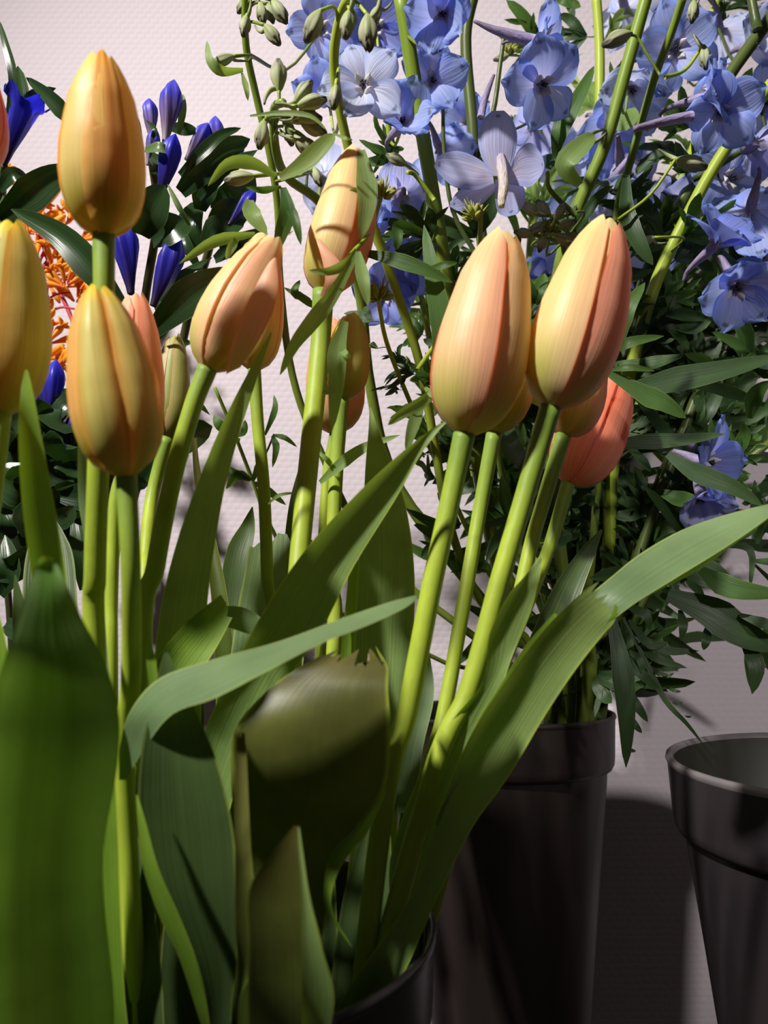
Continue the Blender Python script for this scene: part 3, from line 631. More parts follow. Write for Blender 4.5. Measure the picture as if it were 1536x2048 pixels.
def cluster_fn(seed):
    def f(mb):
        r = random.Random(seed)
        for k in range(30):
            a = r.uniform(0, 6.28); el = r.uniform(.05, 1.35)
            d = Vector((math.cos(a) * math.cos(el), math.sin(el), math.sin(a) * math.cos(el)))
            L = r.uniform(.30, .62)
            mb.tube([d * .08, d * L * .6 + Vector((0, .03, 0)), d * L + Vector((0, .10, 0))], [.02, .035, .006] if k % 2 else [.02, .014, .004], seg=5, n=4)
        for k in range(9):
            a = r.uniform(0, 6.28); el = r.uniform(.1, 1.2)
            d = Vector((math.cos(a) * math.cos(el), math.sin(el), math.sin(a) * math.cos(el)))
            mb.tube([d * .1, d * .22, d * .36, d * .46], [.03, .085, .075, .02], seg=7, n=6)
    return f
CLUST = [shared('young_bud_cluster', cluster_fn(i), 'budy') for i in range(2)]

def blade_local(mb, path, hw, fold=.3, nu=4, n=8, teeth=0, r=None, droop=.0):
    m = len(path) - 1; q = [Vector(a) for a in cat([tuple(p) for p in path], n)]
    rows = []
    for i, p in enumerate(q):
        f = i / n; tg = (q[min(i + 1, n)] - q[max(i - 1, 0)]).normalized()
        ac = tg.cross(Vector((0, 0, 1))).normalized(); nr = ac.cross(tg)
        W = hw * (.35 + .65 * min(1, f / .4)) * (math.sqrt(max(0, 1 - max(0, (f - .4) / .6) ** 1.7)) + .02)
        rows.append([p + ac * (W * s) + nr * (fold * W * abs(s)) for s in [2 * j / nu - 1 for j in range(nu + 1)]])
    mb.grid(rows)
    for k in range(teeth):
        i = int(n * (.35 + .4 * k / max(1, teeth))); sd = 1 if k % 2 else -1
        p = q[i]; tg = (q[min(i + 1, n)] - q[i - 1]).normalized(); ac = tg.cross(Vector((0, 0, 1))).normalized() * sd
        L = hw * (r.uniform(2.0, 3.4) if r else 2.5)
        blade_local(mb, [p, p + (tg * .7 + ac * .7) * L * .5, p + (tg * .85 + ac * .8) * L], hw * .42, nu=2, n=4)
def divleaf_fn(seed):
    def f(mb):
        r = random.Random(seed * 17 + 3); nl = r.choice([3, 3, 5, 5])
        pet = r.uniform(.12, .25); c = Vector((0, pet, 0))
        mb.tube([(0, 0, 0), (r.uniform(-.02, .02), pet * .5, .01), tuple(c)], [.011, .009, .009], seg=5, n=4)
        for k in range(nl):
            a = (k - (nl - 1) / 2) * rad(r.uniform(30, 42)) + r.uniform(-.1, .1)
            L = (1 - pet) * (1 - .22 * abs(k - (nl - 1) / 2)) * r.uniform(.85, 1.05)
            d = Vector((math.sin(a), math.cos(a), 0)); sd = Vector((d.y, -d.x, 0)) * r.uniform(-.12, .12)
            dz = r.uniform(-.28, .12)
            blade_local(mb, [c, c + d * L * .35 + sd * .6 * L + Vector((0, 0, .05)), c + d * L * .7 + sd * L + Vector((0, 0, dz * .3)), c + d * L + Vector((0, 0, dz))], r.uniform(.07, .105), fold=r.uniform(.15, .5), teeth=r.choice([0, 1, 2, 2, 3]), r=r)
    return f
NDL = 7
DL = {m: [shared('divided_leaf', divleaf_fn(i), m) for i in range(NDL)] for m in ('dleaf', 'dleaf_l', 'dleaf_d')}

MOUTH = [(1105, 1428), (1130, 1425), (1160, 1430), (1185, 1424), (1205, 1428), (1140, 1420), (1175, 1420), (1120, 1432), (1195, 1420)]
class Stalk:
    def __init__(s, label, path, w0, w1, Ytop, mat, mouth=None, Y0=None, name='delphinium_stalk', catg='delphinium', bucket=(DB, .03), group=None, bot=True):
        s.path = path; s.Ytop = Ytop; i = len(STALKS)
        mx, my = mouth or MOUTH[i % len(MOUTH)]; s.Y0 = Y0 or .47 + .012 * (i % 6)
        full = [(mx, my)] + path
        # depth eases from the mouth of the bucket to the top
        s.pts = []; m = len(full) - 1
        for k, (x, y) in enumerate(full):
            f = k / m; s.pts.append((x, y, s.Y0 + (Ytop - s.Y0) * (f ** .8)))
        a = i * 2.4; foot = (bucket[0].x + .028 * math.cos(a), bucket[0].y + .028 * math.sin(a), bucket[1])
        s.t = Thing(name, label, catg, foot, group)
        mb = MB(); P = [foot] + [tuple(at(*p)) for p in s.pts]
        rr = [w0 / 2 * psz(768, 1000, s.Y0)] + [(w0 + (w1 - w0) * k / m) / 2 * psz(768, 1000, p[2]) for k, p in enumerate(s.pts)]
        mb.tube(P, rr, seg=9, n=(len(P) - 1) * 5, ridge=.05)
        s.dense = cat(s.pts, m * 12)
        s.t.w('stem', mb, mat); s.mat = mat
        STALKS.append(s)
    def near(s, x, y, below=0):
        best = min(s.dense, key=lambda p: (p[0] - x) ** 2 + (p[1] - (y + below)) ** 2 + (0 if p[1] > y - 40 else 1e4))
        return best, math.hypot(best[0] - x, best[1] - y)
STALKS = []
def side(s, path, w0, w1, Ya, Yb, mat=None, name='side_stem'):
    s.t.w(name, stemtube(path, w0, w1, Ya, Yb, seg=7), mat or s.mat)
    m = len(path) - 1
    s.dense = s.dense + cat([(x, y, Ya + (Yb - Ya) * k / m) for k, (x, y) in enumerate(path)], m * 8)
def nearest(x, y, Y, below=20):
    return min(STALKS, key=lambda s: s.near(x, y, below)[1] + 400 * abs(s.near(x, y, below)[0][2] - Y))

mk = Stalk
d1 = mk('yellow green delphinium stem crossing in front of the peach tulip, nodding buds at its top', [(960, 1200), (900, 1050), (868, 880), (838, 720), (785, 560), (722, 380), (684, 240), (668, 120), (684, 25), (712, -20)], 16, 22, .285, 'dstem_y', mouth=(1100, 1428))
d2 = mk('thick olive delphinium stem with a large blue bloom hanging at the top edge', [(1010, 1180), (950, 900), (905, 620), (868, 400), (835, 200), (800, -20)], 26, 32, .35, 'dstem', mouth=(1115, 1426))
d3 = mk('slender delphinium stem farthest left with drooping grey green buds against the wall', [(1020, 1330), (760, 1120), (640, 900), (585, 750), (560, 560), (556, 420), (540, 310), (512, 190), (492, 90), (490, -20)], 15, 16, .33, 'dstem', mouth=(1100, 1432))
d4 = mk('bent delphinium stem arching over the peach tulip to a tuft of round buds', [(1000, 1250), (800, 980), (742, 780), (722, 600), (692, 490), (640, 405), (575, 355), (552, 300), (548, 220), (566, 205)], 24, 17, .30, 'dstem', mouth=(1108, 1430))
d5 = mk('dark straight delphinium stem behind the pale five-petalled bloom', [(1060, 1150), (1010, 900), (985, 650), (955, 400), (945, 250), (932, 80), (950, -20)], 22, 24, .45, 'dstem_d')
d6 = mk('bright upright delphinium stem beside the pink-topped tulip, lit against the wall', [(1120, 1150), (1150, 800), (1175, 500), (1194, 300), (1200, 120), (1192, -20)], 20, 20, .47, 'dstem_y')
d7 = mk('sturdy delphinium stem leaning right between the two big tulips', [(1130, 1180), (1095, 800), (1115, 560), (1155, 420), (1210, 290), (1255, 130), (1300, -30)], 26, 27, .36, 'dstem')
d8 = mk('thin delphinium stem with dark spurred buds above the cream tulip', [(1180, 1150), (1210, 700), (1234, 430), (1262, 320), (1308, 160), (1345, 60), (1372, -20)], 16, 17, .355, 'dstem')
d9 = mk('long olive delphinium stem slanting to the right edge, lowest of the slanting ones', [(1215, 1150), (1230, 900), (1300, 600), (1392, 400), (1470, 270), (1545, 165)], 24, 26, .385, 'dstem_y')
d10 = mk('dark forked delphinium stem at the upper right corner', [(1190, 1150), (1225, 850), (1290, 560), (1385, 360), (1430, 200), (1545, 30)], 26, 27, .43, 'dstem_d')
d11 = mk('delphinium stem carrying the pale five-petalled bloom with a white spur', [(1090, 1200), (1010, 980), (985, 760), (960, 560), (962, 420)], 14, 10, .33, 'dstem')
d12 = mk('delphinium stem with a violet bloom above the left big tulip', [(1040, 1200), (960, 980), (880, 760), (835, 560), (800, 420), (778, 260), (770, 150)], 14, 12, .39, 'dstem_y')
d13 = mk('delphinium stem rising at the right edge with blooms in shade', [(1250, 1200), (1330, 960), (1420, 720), (1480, 560), (1545, 430)], 22, 18, .44, 'dstem_d')
d14 = mk('delphinium stem bending out low at the right over the empty bucket', [(1260, 1270), (1330, 1120), (1430, 980), (1545, 880)], 16, 14, .43, 'dstem_d')
d15 = mk('delphinium stem behind the tulips carrying blooms at the top centre', [(1080, 1150), (1040, 800), (1060, 520), (1075, 300), (1090, 120), (1100, -20)], 18, 18, .50, 'dstem_y')
d16 = mk('delphinium stem rearmost at the upper right, pale against the wall', [(1200, 1150), (1250, 760), (1330, 450), (1400, 250), (1420, 60), (1440, -20)], 18, 16, .52, 'dstem_y')
d17 = mk('delphinium stem rearmost in the middle with small open blooms', [(1070, 1180), (900, 800), (870, 560), (850, 350), (835, 130), (810, -20)], 16, 16, .48, 'dstem_d')
d18 = mk('low leafy delphinium side shoot standing alone left of the thick tulip stem', [(900, 1330), (640, 1200), (545, 1060), (505, 960), (470, 870), (430, 775)], 9, 7, .42, 'dstem', mouth=(1100, 1434))
d19 = mk('short leafy delphinium stem at the right with fern like dark leaves', [(1230, 1250), (1300, 1010), (1380, 820), (1450, 660)], 20, 14, .46, 'dstem_d')
d20 = mk('delphinium stem with a yellow green bud tuft between the tulips', [(980, 1150), (880, 940), (810, 780), (772, 680), (757, 600)], 10, 9, .345, 'dstem_y')
extra_stems = [([(1130, 1150), (1180, 900), (1230, 640), (1300, 350)], .54), ([(1100, 1150), (1060, 900), (1000, 700), (985, 560)], .53), ([(1160, 1150), (1260, 850), (1400, 560), (1545, 300)], .5), ([(1120, 1100), (1130, 800), (1160, 500), (1140, 300)], .55)]
xl = ['bare delphinium stem behind the coral tulip, deep in the bunch', 'bare delphinium stem behind the left big tulip, against the wall', 'delphinium stem slanting behind the olive one to the right edge', 'pale delphinium stem behind the right big tulip, against the wall']
for (p, Y), l_ in zip(extra_stems, xl): mk(l_, p, 17, 14, Y, R.choice(['dstem', 'dstem_d']))

side(d1, [(835, 740), (870, 690), (905, 650)], 10, 8, .32, .33, 'dstem_y')
side(d4, [(702, 510), (735, 470), (752, 430), (765, 385)], 11, 8, .30, .33, 'dstem_y')
side(d5, [(958, 520), (905, 420), (888, 300), (886, 200)], 11, 8, .45, .43)
side(d5, [(950, 330), (985, 230), (1000, 130), (1010, 60)], 12, 9, .45, .44)
side(d7, [(1150, 430), (1100, 380), (1095, 345)], 12, 9, .36, .34)
side(d8, [(1320, 150), (1295, 110), (1275, 75), (1262, 70)], 6, 6, .355, .35)
side(d8, [(1330, 155), (1370, 140), (1400, 100)], 9, 7, .355, .36, 'dstem_y')
side(d9, [(1235, 440), (1300, 390), (1350, 320)], 7, 6, .36, .36)
side(d10, [(1385, 360), (1440, 330), (1545, 260)], 14, 12, .43, .42)
side(d10, [(1515, 60), (1500, -20)], 22, 18, .42, .42)
side(d2, [(868, 400), (830, 350), (815, 345)], 10, 9, .35, .34, 'dstem_y')
side(d15, [(1085, 300), (1050, 200), (1045, 100)], 10, 8, .49, .47)

def face(pos, yaw=0, pitch=0, roll=0, size=.02):
    """local +Z looks at the camera side when yaw = pitch = 0, local +Y up"""
    b = Matrix(((1, 0, 0), (0, 0, -1), (0, 1, 0))).to_4x4()     # X->X, Y->Z, Z->-Y
    return Matrix.Translation(pos) @ b @ Matrix.Rotation(rad(yaw), 4, 'Y') @ Matrix.Rotation(rad(-pitch), 4, 'X') @ Matrix.Rotation(rad(roll), 4, 'Z') @ Matrix.Scale(size, 4)
def blossom(s, x, y, Y, px, yaw=0, pitch=0, roll=0, mat='sep', open_=18, spur='spur', ped=True):
    if s is None: s = nearest(x, y, Y)
    pos = at(x, y, Y); sz = px * 1.25 * psz(x, y, Y); mw = face(pos, yaw, pitch, roll, sz)
    fl = s.t.l('flower', SPUR, mw, mat=None if spur == 'spur' else spur)
    r = random.Random(int(x * 7 + y)); open_ = r.uniform(8, 48)
    for k in range(5):
        a = 90 + 72 * k + r.uniform(-7, 7); v = r.randrange(4)
        m2 = mw @ Matrix.Rotation(rad(a - 90), 4, 'Z') @ Matrix.Translation((0, .05, .0 if k % 2 else .025)) @ Matrix.Rotation(rad(open_ + r.uniform(-12, 14)), 4, 'X') @ Matrix.Rotation(rad(r.uniform(-14, 14)), 4, 'Y') @ Matrix.Scale(r.uniform(.88, 1.06), 4)
        s.t.l('petal', SEPM[mat][v], m2, parent=fl)
    s.t.l('centre_petals', BEE, mw, parent=fl); s.t.l('anthers', ANTH, mw, parent=fl)
    if ped:
        back = mw @ Vector((0, -.02, -.12)); n, dd = s.near(x, y, 25)
        q = at(*n); mid = back.lerp(q, .5) + Vector((0, 0, -.15 * (back - q).length))
        mb = MB(); mb.tube([tuple(q), tuple(mid), tuple(back)], [.0011, .0008, .0010], seg=6, n=8)
        s.t.w('pedicel', mb, s.mat, parent=fl)
    return fl
def bud(s, x, y, ang, px, Y, tilt=0, tail=True, ped=True):
    """(x, y) is the attached end of the bud"""
    if s is None: s = nearest(x, y, Y)
    pos = at(x, y, Y); mw = frame(pos, ang, tilt, R.uniform(0, 360), 1.18 * px * psz(x, y, Y))
    b_ = s.t.l('bud', R.choice(BUD), mw)
    if tail: s.t.l('spur_tail', TAIL, mw, parent=b_)
    if ped:
        n, dd = s.near(x, y, 18); q = at(*n); a = rad(ang)
        mid = pos.lerp(q, .5) + Vector((-math.cos(a), 0, -math.sin(a))) * (.25 * (pos - q).length)
        mb = MB(); mb.tube([tuple(q), tuple(mid), tuple(pos)], [.0009, .0007, .0009], seg=6, n=8)
        s.t.w('pedicel', mb, s.mat, parent=b_)
    return b_
def clust(s, x, y, px, Y, ang=90):
    if s is None: s = nearest(x, y, Y)
    return s.t.l('young_bud_cluster', R.choice(CLUST), frame(at(x, y, Y), ang, 10, R.uniform(0, 360), px * psz(x, y, Y)))
def dleaf(s, x, y, ang, px, Y, tilt=0, roll=0, mat='dleaf'):
    if s is None: s = nearest(x, y, Y)
    return s.t.l('divided_leaf', DL[mat][R.randrange(NDL)], frame(at(x, y, Y), ang, tilt, roll, px * psz(x, y, Y)))
def lobes(s, Y, L, mat='dleaf', name='divided_leaf', fold=.2, dY=.006):
    mb = MB()
    for path, hw, *rest in L:
        kw = rest[0] if rest else {}
        lance(mb, path, hw, Y, Y - dY, fold=kw.get('fold', fold), roll=kw.get('roll', 15), base=.35, pk=.4, bend=kw.get('bend', -.004))
    return s.t.w(name, mb, mat)

# --- the pale bloom seen from behind, white spur hanging down
Y = .325
fl = MB(); fl.tube([tuple(at(1000, 300, Y + .004)), tuple(at(1004, 335, Y - .006)), tuple(at(1008, 370, Y - .009)), tuple(at(1004, 398, Y - .010)), tuple(at(1003, 414, Y - .010))], [.0012, .0022, .0021, .0017, .0013], seg=9, ridge=.2)
fl = d11.t.w('flower', fl, 'spur_w')
for rows in ([(984, 352, 1016, 352, Y, 0, 2), (962, 312, 1030, 310, Y, 0, -6), (956, 272, 1034, 268, Y, 0, -10), (966, 240, 1024, 238, Y, 0, -8), (984, 222, 1008, 221, Y + .003, 0, -2)],
             [(988, 366, 984, 338, Y, 0, 1), (950, 380, 952, 314, Y, 0, 4), (910, 374, 915, 302, Y, 0, 5), (882, 352, 888, 306, Y, 0, 4), (868, 332, 872, 320, Y, 0, 0)],
             [(1014, 366, 1020, 338, Y, 0, 1), (1036, 372, 1038, 298, Y, 0, 5), (1062, 372, 1062, 286, Y, 0, 6), (1082, 352, 1080, 304, Y, 0, 3), (1089, 334, 1088, 322, Y, 0, 0)],
             [(996, 376, 976, 352, Y + .003, 0, 1), (958, 412, 942, 366, Y + .004, 0, 4), (922, 422, 915, 384, Y + .004, 0, 3), (900, 414, 900, 404, Y + .004, 0, 0)],
             [(990, 360, 1014, 358, Y + .003, 0, 1), (990, 396, 1046, 372, Y + .004, 0, 5), (996, 424, 1050, 402, Y + .004, 0, 5), (1012, 434, 1036, 428, Y + .004, 0, 1)]):
    d11.t.w('petal', sheet(rows, nu=8, wave=1.2, seed=len(rows)), 'sep_v', parent=fl)
# --- blooms: x, y, distance, petal length, yaw, pitch, roll, material
BL = [(d2, 885, 30, .305, 78, -5, -38, 12, 'sep'), (d1, 728, 175, .335, 72, -5, -5, 20, 'sep_l'), (d12, 802, 252, .375, 72, 10, 5, 50, 'sep'), (d1, 655, 205, .40, 62, -25, 0, 0, 'sep'),
      (d3, 640, 60, .42, 60, 20, -20, 30, 'sep'), (d12, 752, 55, .41, 60, 0, -30, 10, 'sep_d'), (d4, 645, 360, .44, 66, 0, 0, 10, 'sep_l'), (d12, 800, 395, .385, 72, 35, 10, 0, 'sep_v'), (d12, 752, 470, .40, 66, -20, 20, 40, 'sep'),
      (d12, 822, 525, .42, 62, 20, -30, 0, 'sep_d'), (d12, 770, 590, .43, 58, 0, -30, 0, 'sep_d'), (d17, 862, 165, .43, 70, 10, -25, 0, 'sep'), (d17, 880, 300, .46, 60, 0, -30, 20, 'sep'),
      (d15, 1078, 82, .36, 66, 62, -10, -20, 'sep'), (d15, 1080, 170, .35, 72, 20, -35, 30, 'sep'), (d15, 1120, 330, .5, 66, -20, -10, 0, 'sep_l'), (d5, 1065, 245, .47, 60, 0, -20, 0, 'sep_v'), (d15, 1110, 460, .5, 62, 30, -20, 0, 'sep'),
      (d7, 1260, 175, .44, 78, 0, -55, 0, 'sep_l'), (d6, 1215, 260, .47, 70, 20, -40, 30, 'sep'), (d16, 1250, 20, .48, 64, 0, -20, 0, 'sep_l'), (d16, 1350, 100, .42, 74, -10, -30, 20, 'sep'), (d16, 1340, 30, .46, 66, 20, 0, 0, 'sep_l'),
      (d9, 1405, 195, .36, 72, 45, 5, -10, 'sep'), (d9, 1440, 225, .365, 66, -20, -40, 10, 'sep'), (d8, 1240, 330, .47, 70, 10, -20, 0, 'sep_v'), (d8, 1225, 410, .45, 76, -10, -30, 20, 'sep_l'), (d9, 1335, 400, .47, 70, 10, -40, 0, 'sep_v'),
      (d10, 1455, 360, .44, 74, 20, -20, 0, 'sep'), (d10, 1510, 290, .40, 66, -30, -30, 0, 'sep_v'), (d13, 1500, 420, .40, 76, 10, -40, 30, 'sep'), (d13, 1430, 490, .355, 72, 30, 40, 0, 'sep_d'), (d13, 1470, 570, .37, 78, 0, -50, 20, 'sep'),
      (d13, 1535, 540, .42, 66, 0, -20, 0, 'sep_d'), (d10, 1500, 90, .45, 64, 10, -10, 0, 'sep_l'), (d10, 1525, 210, .46, 64, 0, -20, 10, 'sep'), (d10, 1440, 60, .48, 60, -10, -30, 20, 'sep_l'), (d16, 1300, 540, .5, 66, 0, -30, 0, 'sep'), (d16, 1290, 480, .47, 60, 20, -20, 0, 'sep_l'),
      (d19, 1330, 640, .5, 58, 10, -40, 0, 'sep_d'), (d14, 1408, 925, .40, 74, 40, -10, 0, 'sep_d'), (d14, 1400, 990, .41, 64, 0, -50, 0, 'sep_v'), (d6, 1240, 640, .5, 60, 0, -20, 0, 'sep'), (d11, 1090, 560, .46, 60, 10, -10, 0, 'sep_d'), (d5, 935, 250, .48, 56, -10, -10, 0, 'sep')]
for i, (s_, x, y, Y, px, yw, pt_, rl, mt) in enumerate(BL):
    back = i in (6, 7, 12, 16, 20, 25, 29, 30, 33, 36, 39, 42)
    blossom(s_, x, y, Y, px, yw + (150 if back else 0), pt_ + (25 if back else 0), rl, mt)
# side-on spurs that show large
for s_, P, Y, w_ in ((d15, [(1070, 82), (1030, 72), (985, 58), (948, 42)], .355, (24, 22, 14, 6)), (d9, [(1385, 232), (1340, 240), (1300, 250), (1268, 258)], .35, (20, 18, 15, 12)), (d5, [(962, 235), (968, 205), (978, 175), (988, 150)], .40, (16, 15, 11, 6)), (d14, [(1390, 895), (1360, 880), (1330, 870)], .39, (14, 11, 6)), (d13, [(1500, 300), (1490, 265), (1470, 240), (1440, 228)], .39, (34, 22, 16, 12)), (d8, [(1255, 320), (1235, 345), (1222, 362)], .44, (12, 14, 16))):
    mb = MB(); mb.tube([tuple(at(x, y, Y)) for x, y in P], [q / 2 * psz(768, 1000, Y) for q in w_], seg=9, ridge=.12, n=14); s_.t.w('spur', mb, 'spur')
# --- buds: attached end x, y, direction, length, distance
for q in [(d1, 640, 22, 248, 58, .285), (d1, 700, 20, 262, 50, .29), (d1, 735, 30, 272, 62, .283), (d1, 672, 170, 265, 42, .29), (d1, 700, 12, 275, 40, .30), (d1, 760, 10, 250, 36, .30),
          (d3, 520, 5, 280, 38, .33), (d3, 536, 8, 285, 34, .335), (d3, 545, 0, 300, 46, .325), (d3, 494, 30, 262, 38, .33), (d3, 530, 50, 305, 42, .325), (d3, 468, 112, 200, 36, .33), (d3, 490, -5, 250, 30, .335),
          (d4, 558, 182, 92, 54, .305), (d4, 590, 205, 55, 46, .30), (d4, 595, 212, 15, 48, .295), (d4, 585, 228, 350, 48, .30), (d4, 600, 240, 330, 48, .305), (d4, 590, 262, 300, 48, .31), (d4, 575, 240, 280, 44, .315), (d4, 528, 242, 262, 48, .31), (d4, 598, 275, 315, 46, .31), (d4, 628, 335, 290, 34, .36),
          (d3, 508, 352, 190, 48, .30), (d8, 1262, 66, 205, 50, .35), (d7, 1172, 272, 232, 50, .355), (d9, 1350, 320, -14, 52, .365), (d8, 1408, 92, 272, 40, .355), (d8, 1388, 2, 262, 38, .345), (d2, 812, 330, 150, 36, .36),
          (d7, 1090, 445, 215, 34, .345), (d7, 1100, 430, 130, 32, .345), (d7, 1110, 440, 60, 32, .345), (d7, 1115, 455, 20, 32, .345), (d7, 1110, 470, 330, 34, .345), (d7, 1090, 470, 250, 30, .345), (d7, 1068, 470, 170, 32, .345), (d7, 1076, 430, 140, 32, .345), (d7, 1130, 470, 350, 30, .35),
          (d9, 1310, 475, 200, 30, .38), (d15, 1018, 110, 200, 26, .46), (d15, 1012, 80, 120, 24, .46)]:
    bud(*q, tail=R.random() < .6)
for q in [(d4, 764, 398, 74, .33), (d20, 757, 600, 74, .345, 88), (d11, 950, 438, 66, .318, 110), (d3, 566, 470, 44, .33), (d15, 1020, 110, 46, .46), (d5, 885, 210, 46, .43), (d16, 1300, 480, 46, .44), (d7, 1095, 470, 60, .35)]:
    clust(*q)

# --- traced leaves
lobes(d4, .282, [([(712, 500), (690, 528), (655, 543), (618, 541)], 11), ([(714, 502), (668, 585), (622, 645), (588, 690), (560, 750)], 18), ([(716, 503), (726, 560), (736, 612)], 15)], 'dleaf_l')
lobes(d4, .278, [([(690, 642), (674, 700), (671, 775), (663, 862)], 21), ([(678, 690), (690, 708), (702, 714)], 8), ([(666, 765), (655, 782), (644, 788)], 7)], 'dleaf_l')
lobes(d1, .31, [([(722, 300), (734, 390), (722, 480)], 24), ([(724, 400), (708, 380), (696, 392)], 7)], 'dleaf_l')
lobes(d4, .29, [([(560, 356), (610, 325), (652, 285), (668, 268)], 20)], 'dleaf_l'); lobes(d4, .292, [([(668, 268), (690, 276), (706, 280)], 4)], 'dleaf_l')
lobes(d3, .298, [([(552, 352), (505, 326), (455, 328), (416, 372)], 15)], 'dleaf_l')
lobes(d3, .30, [([(566, 375), (575, 420), (562, 465), (550, 510)], 19), ([(572, 392), (590, 440), (602, 490)], 11), ([(562, 374), (525, 380), (492, 374)], 8)], 'dleaf')
lobes(d3, .325, [([(510, 468), (430, 482), (358, 528)], 13), ([(478, 472), (462, 495), (452, 520)], 10), ([(520, 470), (500, 500), (480, 530)], 15)], 'dleaf_l')
lobes(d3, .325, [([(500, 400), (505, 430), (535, 470)], 20)], 'dleaf_l')
lobes(d3, .33, [([(486, 140), (445, 142), (420, 120), (414, 82)], 12), ([(484, 146), (492, 175), (496, 202)], 7)], 'dleaf_l')
lobes(d4, .292, [([(500, 232), (560, 226), (620, 232), (655, 262)], 6)], 'dleaf_l')
lobes(d3, .34, [([(640, 620), (610, 600), (566, 574)], 8), ([(620, 600), (590, 585), (600, 560)], 10)], 'dleaf')
lobes(d1, .315, [([(725, 505), (790, 520), (850, 540), (905, 565)], 17), ([(850, 540), (890, 530), (915, 525)], 8)], 'dleaf')
lobes(d2, .32, [([(868, 760), (884, 660), (868, 560), (848, 450)], 24)], 'dleaf'); lobes(d12, .36, [([(860, 470), (800, 450), (795, 480), (792, 500)], 13)], 'dleaf')
lobes(d1, .285, [([(868, 775), (850, 800), (800, 830), (776, 850)], 13), ([(848, 795), (826, 850), (812, 905)], 14), ([(850, 775), (866, 790), (880, 800)], 8)], 'dleaf_l')
lobes(d15, .40, [([(1110, 312), (1135, 240), (1165, 180), (1188, 132)], 18), ([(1108, 318), (1112, 260), (1122, 220)], 10), ([(1108, 320), (1150, 290), (1165, 280)], 9)], 'dleaf')
lobes(d7, .35, [([(1160, 370), (1130, 330), (1170, 285), (1190, 270)], 24)], 'dleaf_l')
lobes(d8, .37, [([(1252, 350), (1254, 430), (1280, 490), (1306, 530)], 20)], 'dleaf_d')
lobes(d7, .42, [([(1215, 250), (1255, 235), (1270, 215)], 24, {'fold': .0})], 'dleaf_l')
lobes(d13, .37, [([(1225, 790), (1330, 765), (1440, 742), (1560, 712)], 27)], 'dleaf_d')
lobes(d9, .33, [([(1216, 745), (1290, 790), (1330, 808), (1372, 836)], 22), ([(1220, 740), (1260, 735), (1310, 742)], 8)], 'dleaf')
lobes(d9, .34, [([(1232, 700), (1262, 684), (1328, 672)], 12), ([(1240, 690), (1255, 620), (1290, 565)], 18)], 'dleaf')
lobes(d14, .37, [([(1335, 908), (1390, 945), (1460, 972), (1526, 1012)], 21)], 'dleaf_d'); lobes(d14, .38, [([(1180, 893), (1280, 885), (1360, 880), (1450, 868)], 17)], 'dleaf_d')
lobes(d7, .34, [([(1040, 792), (1065, 800), (1095, 820), (1143, 870)], 7)], 'dleaf_l')
lobes(d20, .33, [([(640, 965), (680, 930), (730, 895), (800, 870)], 13), ([(668, 940), (655, 920), (632, 900)], 6)], 'dleaf_l'); lobes(d20, .30, [([(536, 1008), (560, 990), (600, 985)], 4)], 'dleaf_l')
lobes(d5, .42, [([(985, 780), (1010, 860), (1050, 930), (1120, 960)], 20)], 'dleaf_d')
for q, hw in [([(1220, 1225), (1242, 1330), (1252, 1430), (1252, 1535)], 22), ([(1246, 1235), (1290, 1320), (1330, 1400), (1372, 1446), (1406, 1488)], 6), ([(1262, 1262), (1330, 1300), (1398, 1302)], 10), ([(1258, 1240), (1300, 1290), (1342, 1284)], 9), ([(1268, 1290), (1320, 1320), (1374, 1336)], 9), ([(1236, 1290), (1280, 1345), (1324, 1386)], 12), ([(1240, 1370), (1272, 1410), (1296, 1444)], 11), ([(1244, 1420), (1268, 1448), (1284, 1466)], 8), ([(1246, 1300), (1280, 1320), (1290, 1382)], 8), ([(1230, 1200), (1290, 1230), (1300, 1262)], 10), ([(1322, 1350), (1336, 1352), (1348, 1346)], 4), ([(1334, 1375), (1350, 1382), (1362, 1383)], 4), ([(1345, 1405), (1355, 1408), (1366, 1404)], 3), ([(1370, 1432), (1378, 1434), (1384, 1432)], 2), ([(1300, 1330), (1315, 1345), (1342, 1352)], 5), ([(1248, 1490), (1260, 1500), (1272, 1502)], 5)]:
    lobes(d14, .40, [(q, hw)], 'dleaf_d')
for q, hw, Y, mt in [([(1335, 1190), (1420, 1225), (1490, 1270), (1570, 1300)], 36, .39, 'dleaf_d'), ([(1360, 1220), (1366, 1250), (1362, 1280)], 10, .39, 'dleaf_d'), ([(1416, 1250), (1412, 1280), (1407, 1300)], 10, .39, 'dleaf_d'), ([(1485, 1280), (1512, 1330), (1504, 1388)], 17, .39, 'dleaf_d'), ([(1500, 1300), (1524, 1330), (1520, 1335)], 8, .39, 'dleaf_d'), ([(1400, 1140), (1460, 1176), (1570, 1190)], 24, .38, 'dleaf'), ([(1345, 1130), (1420, 1150), (1470, 1190)], 30, .40, 'dleaf_d'), ([(1480, 1230), (1536, 1250), (1580, 1260)], 12, .38, 'dleaf_d'), ([(1440, 1092), (1500, 1100), (1500, 1180)], 8, .42, 'dleaf_d'), ([(1460, 1070), (1490, 1062), (1515, 1050)], 16, .42, 'dleaf')]:
    lobes(d14, Y, [(q, hw)], mt)
for q in [([(470, 868), (440, 850), (428, 830)], 12), ([(476, 872), (488, 860), (490, 840)], 9), ([(480, 880), (455, 878), (440, 888)], 9), ([(545, 870), (570, 876), (594, 894)], 6), ([(545, 872), (552, 895), (545, 935)], 8), ([(530, 870), (550, 820), (548, 790)], 7), ([(502, 960), (475, 950), (452, 978)], 11), ([(505, 962), (520, 930), (530, 915)], 9), ([(510, 965), (540, 985), (572, 1010)], 9), ([(500, 958), (470, 945), (458, 935)], 8)]:
    lobes(d18, .42, [q], 'dleaf')
